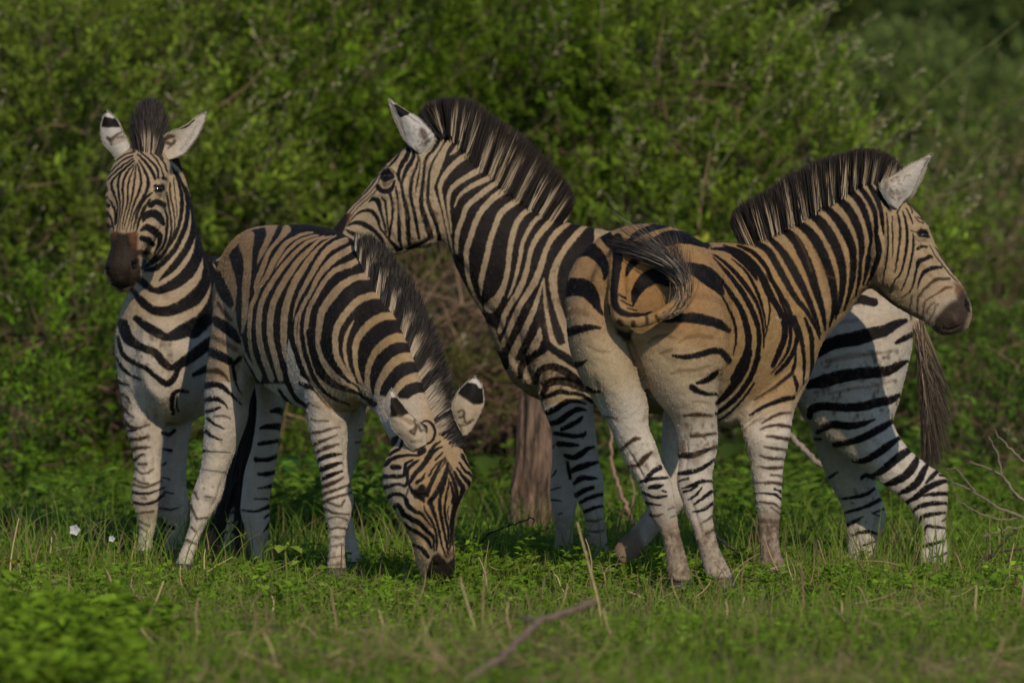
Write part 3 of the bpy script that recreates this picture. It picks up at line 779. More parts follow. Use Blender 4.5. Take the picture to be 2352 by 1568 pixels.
# ================================================================== zebra seen from behind, head turned out to the right
Z = Zebra('tawny zebra seen from behind with curled tail and head turned to the right', at(1560, 1345, .25) * [1, 1, 0])
yr, yl, yfr = .16, .13, .62
Z.tubes = [
    ring([(1468,680,.06,120,120),(1474,686,.12,172,164),(1488,692,.24,186,178),(1512,712,.38,180,186),(1575,740,.52,190,185),(1640,765,.66,190,208),(1712,770,.80,160,208),(1752,775,.93,118,180),(1770,780,1.0,70,110)], step=6),
    # buttocks and thighs into the hind legs
    prof([(1318,640,1452,630,yl+.06,.13),(1302,705,1452,700,yl,.16),(1306,790,1446,785,yl,.175),(1328,858,1462,848,yl,.165),(1356,908,1482,897,yl,.14),(1381,950,1490,946,yl,.11),(1402,985,1490,980,yl,.09),(1417,1020,1505,1015,yl,.075),(1440,1070,1522,1065,yl,.064),(1464,1108,1542,1102,yl,.06),(1479,1150,1550,1143,yl,.052),(1494,1188,1557,1193,yl,.041),(1516,1220,1564,1230,yl,.035),(1525,1258,1574,1268,yl,.035),(1531,1296,1584,1305,yl,.04),(1532,1322,1590,1325,yl-.02,.045)]),
    prof([(1480,620,1645,625,yr+.06,.14),(1462,690,1668,690,yr,.17),(1447,772,1678,785,yr,.19),(1462,840,1672,838,yr,.18),(1482,880,1652,872,yr,.165),(1508,920,1648,915,yr,.14),(1543,963,1647,965,yr,.105),(1556,1010,1649,1015,yr,.08),(1559,1060,1641,1062,yr,.064),(1554,1105,1636,1098,yr,.06),(1561,1136,1640,1143,yr,.053),(1575,1178,1637,1182,yr,.043),(1591,1216,1641,1212,yr,.035),(1603,1258,1652,1257,yr,.035),(1614,1298,1668,1290,yr,.04),(1620,1318,1682,1318,yr-.02,.045)]),
    # forelegs
    prof([(1665,760,1868,790,.82,.13),(1672,850,1862,860,.76,.125),(1684,920,1838,915,.72,.115),(1696,962,1824,945,.68,.095),(1708,1005,1815,1000,yfr,.078),(1720,1055,1802,1055,yfr,.064),(1728,1105,1797,1105,yfr,.056),(1733,1145,1796,1145,yfr,.053),(1739,1185,1792,1185,yfr,.044),(1743,1225,1789,1222,yfr,.036),(1745,1265,1793,1263,yfr,.036),(1744,1300,1804,1298,yfr,.042),(1742,1318,1812,1320,yfr-.02,.046)]),
    prof([(1535,900,1640,900,.8,.09),(1523,950,1606,950,.8,.075),(1519,1010,1592,1010,.8,.062),(1516,1070,1586,1075,.8,.056),(1520,1110,1588,1122,.8,.053),(1514,1135,1570,1165,.8,.046),(1482,1172,1530,1207,.8,.036),(1452,1212,1492,1245,.8,.034),(1420,1243,1462,1284,.8,.037),(1408,1262,1450,1305,.8,.04)]),
    # neck
    prof([(1660,575,1830,905,.76,.15),(1720,553,1866,850,.76,.14),(1770,535,1884,800,.76,.12),(1810,514,1899,772,.76,.11),(1855,488,1928,742,.75,.098),(1905,459,1954,711,.74,.09),(1960,428,1982,673,.72,.082),(2012,412,2015,655,.70,.076)], step=6),
    # head
    prof([(2022,418,1998,660,.70,.068),(2056,438,2024,680,.69,.084),(2084,460,2052,702,.68,.094),(2110,490,2080,718,.67,.094),(2133,524,2102,730,.66,.086),(2152,568,2120,738,.65,.074),(2173,602,2137,752,.64,.064),(2194,632,2156,768,.63,.059),(2211,656,2180,772,.62,.058),(2226,688,2206,764,.62,.048)]),
    prof([(2000,510,2110,520,.66,.09),(1996,580,2104,590,.66,.105),(2002,630,2090,650,.66,.085)]),
    # tail dock curling to the right
    prof([(1403,560,1438,560,.03,.03),(1400,610,1440,610,-.035,.03),(1397,660,1440,655,-.07,.03),(1396,700,1442,682,-.09,.032),(1408,735,1450,706,-.10,.032),(1440,752,1462,716,-.11,.03),(1478,752,1480,721,-.12,.027),(1508,742,1500,716,-.13,.024),(1540,722,1526,700,-.13,.02),(1562,700,1548,684,-.13,.015)], nseg=20),
]  # coat below: brown line under the jaw paints the shaded gap there
Z.build('''
@O
T .37,.205,.07 .95 240,150 ; 1480,620
T .37,.21,.075 .7 150,130 ; 1560,760
p .54,.46,.33 .8 60 ; 1300,790 1440,770 1560,800 1640,840 1660,1000 1330,1000
p .40,.265,.125 .85 30 ; 1660,560 1850,560 1890,800 1800,960 1660,985
T .38,.23,.09 .8 170,160 ; 1920,600
T .44,.33,.20 .6 120,120 ; 2040,560
p .72,.69,.67 .88 50 ; 1360,930 1450,900 1700,940 1850,960 1840,1360 1390,1360
T .50,.44,.36 .7 70,60 ; 1640,930
T .56,.50,.44 .6 60,50 ; 2170,720
p .46,.40,.32 .6 24 ; 1480,860 1560,880 1640,960 1560,1000 1510,940
p .30,.225,.16 .75 20 ; 1500,1190 1570,1185 1600,1370 1500,1370
p .32,.245,.175 .6 24 ; 1590,1200 1650,1195 1700,1370 1600,1370
p .33,.25,.19 .75 16 ; 1725,1178 1800,1172 1825,1370 1730,1370
p .24,.17,.12 .92 10 ; 1385,1235 1470,1205 1500,1330 1390,1330
p .40,.37,.34 .8 14 ; 1440,1180 1515,1120 1560,1160 1490,1240
@E
d 40,60,80,60 ; 730,228 800,222 850,268 885,300
d 60,100,84,64,40,16 ; 600,352 680,316 740,336 800,404 820,470 812,515
d 110,110,110,80,40,14 ; 535,580 620,566 690,580 740,640 770,700 800,745
d 60,50,36,14 ; 560,862 640,845 720,830 785,835
s 40 .5 ; 560,735 640,722 700,742
s 12,16,8 .6 ; 700,950 780,985 850,990
d 40,30,10 ; 612,1078 660,1065 695,1045
d 20,20,16 ; 690,1220 740,1250 780,1250
d 60,64,56,48,42,42,38,26,18,8 ; 900,250 900,330 896,420 882,520 876,610 886,690 930,735 1000,750 1080,745 1125,728
d 16,40,50 ; 955,492 980,432 1020,392
d 12,60,92,100,90 ; 1000,690 1020,602 1080,525 1160,492 1230,520
d 20,30,40,40,20 ; 970,280 1010,232 1090,195 1180,166 1270,152
d 30,60,90,80,60,30 ; 1050,312 1130,282 1220,252 1310,242 1400,262 1485,298
d 40,80,104,100,40 ; 1310,430 1400,452 1470,484 1530,534 1575,600
s 40 .35 ; 1390,625 1500,640 1580,670
d 14,50,66,60,56,30 ; 1200,792 1300,772 1400,770 1500,790 1570,815 1625,850
d 16,28,36,36,40,40 ; 1260,1015 1340,1025 1430,1010 1520,985 1580,992 1625,1045
d 20,34,34,10 ; 1420,1195 1480,1175 1530,1140 1560,1105
d 40,34,24,20 ; 1385,1222 1420,1245 1480,1265 1545,1265
s 14,24,24,12 .7 ; 1100,930 1150,895 1220,885 1290,905
s 12,24,30,30 .6 ; 1300,930 1350,900 1420,885 1510,895
s 20 .6 ; 1180,1000 1250,975
s 16,26,20 .6 ; 1250,1132 1310,1112 1400,1110 1490,1085
d 10,8 ; 840,680 850,745
b 26 ; 905,790 925,805
b 26 ; 1000,800 1002,815
b 18,18 ; 1090,765 1092,800
b 18,16 ; 1150,755 1165,790
b 14,12 ; 1205,738 1225,765
d 10,16 ; 905,615 950,640
d 8,12 ; 920,655 985,690
d 6,10 ; 960,705 1020,722
P .03,.022,.018 1 14 ; 880,830 960,860 1000,850 980,920 940,920 890,870
b 10 .8 ; 960,930 1000,1040 1060,1170 1090,1270
@F
b 14,28,16 ; 1335,362 1420,355 1515,362
s 12,18,14 .5 ; 1390,275 1450,270 1505,285
b 14,16,10 .8 ; 790,365 830,370 895,382
b 12,22,24,14 ; 910,592 960,550 1010,515 1045,510
b 14,24,36,20 ; 960,690 1030,685 1070,645 1120,600
d 24,26,30 ; 1080,790 1120,735 1175,700
d 16,24,16 ; 1040,795 1120,775 1225,765
d 20,34,14 ; 1105,830 1150,825 1195,815
d 14,20,20,12 ; 1060,860 1110,885 1160,895 1220,885
d 12 ; 1190,850 1215,860
d 18,16,8 ; 1080,930 1130,940 1180,945
b 14,16,10 ; 1110,1010 1150,1015 1190,1005
b 8 ; 1230,975 1265,960
b 8 ; 1245,1025 1275,1015
b 22,22,14 ; 1380,495 1450,490 1540,478
b 10,6 ; 1460,500 1475,520
d 34,36,26,16 ; 1312,620 1390,620 1460,595 1555,558
d 20,34,26,22,14 ; 1298,740 1370,730 1430,715 1490,680 1545,638
d 12,16 ; 1298,790 1360,770
d 14,22,24,14 ; 1325,835 1390,815 1450,790 1520,790
d 14,14 ; 1330,860 1380,845 1420,820
d 10,16,10 ; 1360,910 1410,880 1450,830
d 12,18,22,20 ; 1400,940 1450,905 1500,865 1530,848
d 10,20,16 ; 1390,990 1460,975 1535,922
b 8,14,14 ; 1440,1065 1490,1040 1525,1008
b 10,14 ; 1470,1135 1525,1105
s 12 .5 ; 1420,1180 1460,1150 1500,1130
s 10 .5 ; 1500,1300 1540,1290
s 8 .5 ; 1220,1120 1280,1090
@H
b 10,16,20,26,24,20 ; 330,390 400,345 460,310 520,260 560,230 580,220
d 20,24,12 ; 590,240 606,290 606,330
d 14,20,24,30,24 ; 300,490 380,440 450,410 520,385 585,374
b 10,18,20,12 ; 380,540 440,505 500,480 565,472
b 10,16,22,20 ; 370,580 430,560 500,555 575,570
b 14,22,22 ; 410,625 480,635 555,647
b 10,18,16 ; 395,695 450,705 535,716
b 10,20,16 ; 362,753 430,770 528,775
b 8,22,18 ; 358,825 430,835 514,830
b 12 ; 440,880 514,885
b 8,14,20,20 ; 318,930 400,930 460,930 512,940
d 8,12,18,12 ; 325,1000 400,1000 470,1010 512,1050
d 14 ; 460,970 505,990
b 10,14,16,10 ; 330,1050 400,1060 460,1070 505,1105
b 10,8 ; 440,1090 505,1140
s 24,30 .5 ; 470,1180 490,1290
s 30 .4 ; 390,1180 460,1180
s 24 .4 ; 430,1420 470,1400
d 24,40,50,56,50 ; 85,410 150,350 210,270 260,180 290,80
d 20,30,30,30,30 ; 80,480 160,420 240,340 310,230 355,110
d 10,14,14,12 ; 90,530 170,470 250,390 330,280
s 10 .6 ; 240,560 320,500
s 10 .6 ; 250,600 330,530 400,510
s 8 .6 ; 330,420 400,360 480,330
@G
d 27,39.6,39.6,45,54 ; 270,1200 290,1300 284,1400 240,1500 200,1590
d 14.4,27,30.6,36,36 ; 110,930 170,1020 230,1110 264,1190 285,1280
d 9,21.6,30.6,32.4,30.6,27,27,27,27 ; 60,790 150,890 230,990 290,1090 340,1200 360,1300 355,1400 330,1500 300,1590
d 9,19.8,27,27,21.6,16.2,14.4,9 ; 60,770 140,830 220,910 290,1000 340,1080 375,1180 390,1290 390,1380
d 14.4,27,45,54,18 ; 50,735 150,742 230,790 300,850 342,935
d 12.6,27,32.4,45,45,36,36,36,36,27 ; 130,715 250,765 340,855 390,945 430,1035 480,1115 520,1205 528,1300 495,1400 450,1500
d 8.4,11.8,8.4 ; 410,1010 430,1150 400,1310
d 14.4,27,27,21.6,23.4,27,27,23.4,27,27,18 ; 220,715 320,760 400,850 440,930 500,1030 550,1120 580,1220 608,1300 588,1400 540,1480 470,1550
d 13.4,21.8,18.5,11.8 ; 600,1420 590,1500 560,1560 480,1620
d 28.6,42,42,38.6,33.6,26.9,21.8,11.8 ; 340,700 420,750 480,850 540,960 600,1060 660,1130 720,1230 758,1325
d 30.2,42,52.1,50.4,43.7,35.3,25.2,10.1 ; 420,660 500,740 560,830 610,920 650,1000 690,1090 730,1190 762,1295
d 37,57.1,62.2,58.8,50.4,42,30.2,11.8 ; 505,600 590,670 640,760 690,870 720,970 750,1060 780,1170 792,1265
d 37,57.1,62.2,55.4,50.4,42,31.9,11.8 ; 595,555 680,620 740,700 790,800 830,920 850,1030 850,1130 820,1245
d 37,57.1,62.2,55.4,47,38.6,30.2,10.1 ; 685,500 760,560 830,660 880,770 905,880 905,980 890,1080 860,1195
d 33.6,52.1,57.1,48.7,42,37,28.6,10.1 ; 775,450 860,530 920,620 965,720 975,820 970,920 955,1010 915,1140
d 30.2,50.4,50.4,42,35.3,21.8,25.2,10.1 ; 845,400 930,460 990,560 1020,650 1030,740 1020,840 1015,930 990,1040
d 33.6,42,38.6,30.2,20.2,16.8,33.6,25.2,11.8 ; 935,345 1010,420 1050,500 1080,600 1090,680 1080,740 1070,820 1060,890 1040,970
d 25.2,33.6,30.2,23.5,25.2,37,33.6,28.6,11.8 ; 995,305 1060,390 1110,480 1125,580 1125,640 1140,720 1140,780 1110,870 1065,970
d 25.2,30.2,28.6,21.8,8.4 ; 1055,280 1110,370 1150,470 1165,560 1172,645
d 16.8,30.2,25.2,8.4 ; 1130,300 1150,380 1190,450 1222,492
d 21.8,28.6,21.8,20.2,8.4 ; 590,1180 630,1300 650,1420 655,1500 650,1620
d 16.8,28.6,25.2,21.8,11.8 ; 660,1190 700,1300 706,1420 706,1520 690,1600
s 10 .5 ; 590,630 660,760 700,880
s 10 .5 ; 720,740 800,900 870,930
@G
d 7.2,16.2,19.8,18,12.6,7.2 ; 180,800 270,880 330,980 370,1080 395,1180 405,1260
d 8.4,16.8,21.8,21.8,18.5,11.8,6.7 ; 470,1010 520,1120 556,1220 566,1310 548,1400 500,1480 440,1550
d 7.2,14.4,18,14.4,7.2 ; 90,1000 150,1100 196,1210 210,1320 190,1430
d 6.7,13.4,13.4,6.7 ; 400,900 470,1000 530,1100 570,1190
@M
d 8,14,14,14,12,8 ; 250,500 260,620 262,760 250,880 230,990 215,1080
d 8,12,12,10,5 ; 298,520 295,600 300,700 300,800 298,860
d 10,18,20,16,16,10 ; 335,490 355,570 360,680 350,780 335,880 320,980
d 8,20,22,22,16,14,12,8 ; 380,480 405,560 418,680 410,800 390,900 365,990 310,1060 280,1150
d 10,20,20,16,14,8 ; 465,670 470,740 460,830 440,930 410,1040 370,1130
d 12,14,8 ; 410,460 440,520 465,590
d 10 ; 420,410 455,470 460,500
d 10 ; 340,490 370,430 395,395
d 8,10,8 ; 430,410 480,470 540,540
d 8 ; 480,530 520,570 550,580 540,550 500,530
d 22,24,14 ; 505,790 540,770 580,775
d 20,36,30,34,14 ; 500,935 515,890 560,875 600,855 625,855
d 16,20,16,12,8 ; 500,930 485,1000 470,1070 440,1140 370,1190
d 10,20,30,34,16 ; 500,1110 530,1020 570,970 640,945 700,940
b 14,16,16,18,26,20 ; 500,1320 505,1200 540,1140 600,1080 660,1040 760,1035
r 14,16,14,18,28,20 ; 545,1350 560,1230 620,1180 690,1140 730,1110 780,1105
b 8 ; 580,1310 600,1260 640,1230
b 8 ; 585,1390 630,1320 650,1260 670,1240
b 12,14,8 ; 455,1170 450,1230 430,1290
d 6,10,10,8 ; 600,760 650,850 720,940 780,1010 830,1060
d 8 ; 650,780 720,890 800,1000
b 16,24,26,22,12 .85 ; 100,1108 160,1102 240,1185 330,1255 430,1315 535,1365
b 8,6 .8 ; 480,690 540,760
P .13,.05,.022 .85 22 ; 800,1060 860,1080 900,1130 860,1230 810,1160
P .05,.036,.031 .97 24 ; 860,1130 905,1150 940,1240 930,1330 880,1450 800,1490 690,1495 620,1450 640,1360 700,1290 760,1230 820,1200
s 10 .4 ; 700,1290 780,1310 830,1390
P .012,.009,.008 1 10 ; 890,1190 925,1230 930,1310 905,1300 885,1240
b 10 .8 ; 700,1490 800,1470 880,1420
P .012,.009,.008 1 8 ; 490,650 530,620 580,635 605,700 590,705 545,700 505,690
P .12,.07,.045 .8 8 ; 530,705 580,710 560,730
d 10,6 ; 450,640 490,655
@G
w 12 .5 ; 470,1180 500,1200
@H
m .13,.095,.07 .5 260,5 ; 365,1170 500,1160 520,1480 380,1500
@F
m .13,.095,.065 .5 160,6 ; 1190,1120 1320,1120 1390,1400 1220,1420
m .13,.095,.065 .45 120,6 ; 1410,1130 1530,1110 1630,1400 1470,1400
m .08,.055,.04 .4 60,6 ; 880,540 1130,460 1180,700 980,760
m .16,.11,.07 .5 60,7 ; 1290,360 1540,360 1550,640 1310,640
''', (.46, .38, .28), '''
@E
c 16 36 ; 965,880 1000,1000 1060,1150 1098,1290
c 5 36 ; 740,1140 790,1290 850,1440
c -6 120 ; 1250,900 1330,1100
c 6 70 ; 1420,900 1500,1080 1530,1280
c 6 50 ; 830,560 830,680 850,780
c 6 50 ; 1010,560 1000,680
c -5 110 ; 660,760 700,900
c 8 60 ; 1560,480 1620,640 1650,820 1640,1000
@F
c 5 22 ; 950,560 1030,700 1080,790
c 5 24 ; 1050,830 1090,960 1130,1060
c -6 70 ; 1190,800
c -4 60 ; 1330,1380
c 4 26 ; 1230,1100 1260,1240
c 5 28 ; 1340,470 1350,620 1330,740
c 4 26 ; 1370,900 1420,1040 1460,1180
c -6 70 ; 1400,790
c 4 24 ; 1500,1100 1540,1250
c 5 40 ; 1120,300 1100,380 1060,430
@H
c -6 110 ; 420,1060
c 5 34 ; 470,690 500,880
c 8 44 ; 255,560 330,500 440,440 575,400
c 7 50 ; 590,410 640,340 720,250
c 4 26 ; 400,1180 410,1330 430,1440
c 5 24 ; 470,1150 460,1300
c 6 40 ; 120,540 200,480 250,400
@G
c 6 60 ; 430,930 560,1120 620,1300 570,1480
c 5 50 ; 350,930 390,1150 400,1400
c 7 60 ; 760,1370 820,1250 950,1120 1060,990
c 4 50 ; 720,760 780,950 820,1120
c 4 40 ; 900,640 960,800 970,950
@M
c 8 26 ; 95,1105 160,1098 240,1182 330,1252 430,1312 540,1366
c 6 50 ; 200,560 230,760 200,960 140,1080
c -5 44 ; 470,830 590,960 690,1080
c 5 40 ; 520,780 640,900 750,1010
c -7 44 ; 480,620 540,600 600,640
c 4 26 ; 490,720 560,740 620,740
c 9 36 ; 905,1230 918,1290
c 5 16 ; 680,1440 780,1450 880,1400
c -5 70 ; 800,1380
c 5 40 ; 330,470 300,600 290,700
''')
Z.eye('M', 550, 670, r=.019)
Z.mane([(1700,562,1680,512),(1722,555,1694,480),(1758,544,1733,456),(1793,523,1772,434),(1828,507,1812,408),(1863,485,1850,388),(1898,464,1890,370),(1933,446,1932,357),(1969,423,1974,346),(2004,413,2014,348),(2030,420,2050,364),(2058,438,2074,392)], .77, .71, n=11000, inset=16)
make_ear(Z.root, 'M', [(260,430),(200,300),(215,240),(330,180),(450,100),(560,50),(598,24)], [(340,470),(385,400),(455,330),(515,215),(560,120),(590,70),(612,34)], .62, 1, .24, '''
p .50,.42,.31 .8 30 ; 200,240 340,180 560,50 480,120 330,230 230,300
b 10,4 .8 ; 560,60 600,45
b 8 .8 ; 462,330 515,220 560,115 590,60
s 12 .8 ; 290,310 310,340
s 14 .6 ; 390,230 400,200 440,190
s 12 .6 ; 280,350 320,390
s 30 .5 ; 240,300 260,270
m .20,.14,.09 .55 70,7 ; 220,240 340,190 420,330 300,430
T .42,.30,.18 .7 60,60 ; 240,290
s 10 .6 ; 300,210 350,205
''', (.56, .54, .50))
make_ear(Z.root, 'M', [(330,380),(370,290),(430,210),(500,130),(560,60)], [(400,420),(470,340),(520,250),(560,160),(575,70)], .82, -1, .2, '', (.42, .38, .33))
for x1, x2, y, Y in ((1532,1590,1328,yl),(1622,1684,1320,yr),(1742,1812,1318,yfr),(1404,1446,1298,.8)): Z.hoof(x1, x2, y, Y, .012)
# tail tassel swung up across the rump
R, T, M, C0, C1 = [], [], [], [], []
ax = crom([fr('E', *p) for p in [(1180,765),(1260,735),(1330,660),(1335,560),(1290,460),(1200,390),(1060,325),(870,275)]], 10)
for i in range(3400):
    t0 = random.random() ** 1.2 * .62 * (len(ax) - 1)
    i0 = int(t0); Ln = random.uniform(14, 44)
    i1 = min(len(ax) - 1, int(t0 + Ln)); im = (i0 + i1) // 2
    wd = 5 + 15 * math.sin(math.pi * min(1, i0 / len(ax) + .15)) ** 1
    off = random.gauss(0, .42) * wd
    def shift(k, f):
        a = ax[min(k, len(ax) - 2)]; d = ax[min(k + 1, len(ax) - 1)] - ax[min(k, len(ax) - 2)]; d = d / (np.hypot(*d) + 1e-6)
        return ax[k] + np.array([-d[1], d[0]]) * off * f
    fly = random.random() < .11
    e = shift(i1, random.uniform(.8, 1.4)) + np.array([random.uniform(-25, 25), random.uniform(-95, -10)]) * (1 if fly else .0) + RNG.normal(size=2) * 5
    Y = -.13 + .1 * (i1 / len(ax)) + random.gauss(0, .018)
    R.append(at(*shift(i0, .6), -.13 + random.gauss(0, .012))); T.append(at(*e, min(Y, .0))); M.append(at(*(shift(im, 1) * 1.0 + (shift(im, 1) - (shift(i0, 1) + shift(i1, 1)) / 2) * .9), -.14 + random.gauss(0, .015)))
    k = random.uniform(.6, 1.25); early = i0 < 26
    C0.append(np.array((.34, .23, .12) if early and random.random() < .7 else ((.19, .16, .13) if random.random() < .28 else (.03, .024, .022))) * k)
    C1.append(np.array((.016, .013, .014) if random.random() < .86 else (.13, .11, .09)) * k)
strands('tail_hair', R, T, C0, C1, Z.root, w=.0021, mid=np.array(M), dark_from=.6)

# ================================================================== grazing zebra
Z = Zebra('grazing zebra with its muzzle in the grass and spine arched', at(690, 1330, .8) * [1, 1, 0])
Z.tubes = [
    ring([(556,690,1.42,54,90),(572,688,1.3,84,148),(598,690,1.15,100,170),(648,705,.95,122,188),(698,722,.76,138,207),(744,738,.6,134,212),(790,752,.44,104,194),(812,772,.32,66,140)], step=6),
    # neck
    prof([(800,545,770,900,.44,.13),(842,585,806,915,.38,.12),(884,652,838,928,.32,.108),(917,722,858,945,.25,.095),(946,795,874,968,.19,.083),(968,862,890,1000,.14,.075),(988,920,908,1030,.10,.072),(1012,975,925,1045,.08,.07)], step=6),
    # head
    prof([(905,1010,1050,1005,.09,.085),(893,1040,1064,1034,.07,.10),(881,1068,1076,1062,.05,.112),(877,1095,1084,1090,.04,.118),(881,1124,1081,1113,.03,.115),(893,1152,1067,1136,.02,.105),(908,1174,1055,1162,.01,.094),(926,1200,1047,1192,.01,.084),(942,1235,1044,1235,.02,.074),(952,1276,1045,1275,.03,.068),(958,1302,1045,1304,.05,.062),(970,1326,1038,1328,.06,.05)]),
    prof([(950,1118,985,1128,.0,.05),(952,1140,982,1140,-.02,.03)], nseg=16),             # brow over the eye
    # hind legs
    prof([(500,640,610,650,1.2,.15),(489,720,612,740,1.16,.17),(480,800,600,840,1.14,.16),(470,886,575,915,1.13,.135),(470,960,568,965,1.13,.11),(466,1020,546,1025,1.13,.085),(460,1080,524,1078,1.13,.066),(447,1116,516,1113,1.13,.06),(436,1158,506,1148,1.13,.05),(437,1195,478,1195,1.12,.04),(426,1233,459,1235,1.12,.034),(413,1268,447,1273,1.1,.034),(402,1295,440,1298,1.1,.04)]),
    prof([(570,800,665,800,1.36,.13),(585,880,655,880,1.38,.12),(590,940,650,935,1.4,.10),(580,1020,642,1000,1.4,.082),(562,1080,632,1085,1.4,.064),(554,1140,620,1140,1.4,.056),(552,1178,621,1178,1.4,.05),(566,1222,618,1220,1.4,.042),(576,1258,613,1255,1.4,.036),(573,1288,617,1288,1.4,.042)]),
    # forelegs
    prof([(685,800,845,820,.52,.12),(692,860,830,870,.5,.115),(698,912,814,912,.5,.10),(705,960,803,955,.5,.082),(713,1005,799,1000,.5,.07),(726,1050,797,1050,.5,.06),(737,1098,802,1100,.5,.056),(740,1145,812,1145,.5,.055),(746,1180,808,1178,.5,.048),(753,1212,797,1213,.5,.037),(756,1245,792,1245,.5,.034),(753,1280,793,1280,.5,.037),(749,1308,796,1308,.48,.045)]),
    prof([(775,800,870,810,.62,.11),(785,870,850,880,.72,.085),(790,940,840,948,.8,.07),(782,1000,833,1006,.82,.062),(768,1050,820,1056,.82,.056),(752,1100,806,1108,.82,.055),(750,1140,800,1148,.82,.05),(768,1185,808,1185,.82,.038),(785,1230,817,1228,.82,.034),(796,1266,827,1264,.82,.036),(796,1294,835,1292,.8,.044)]),
]
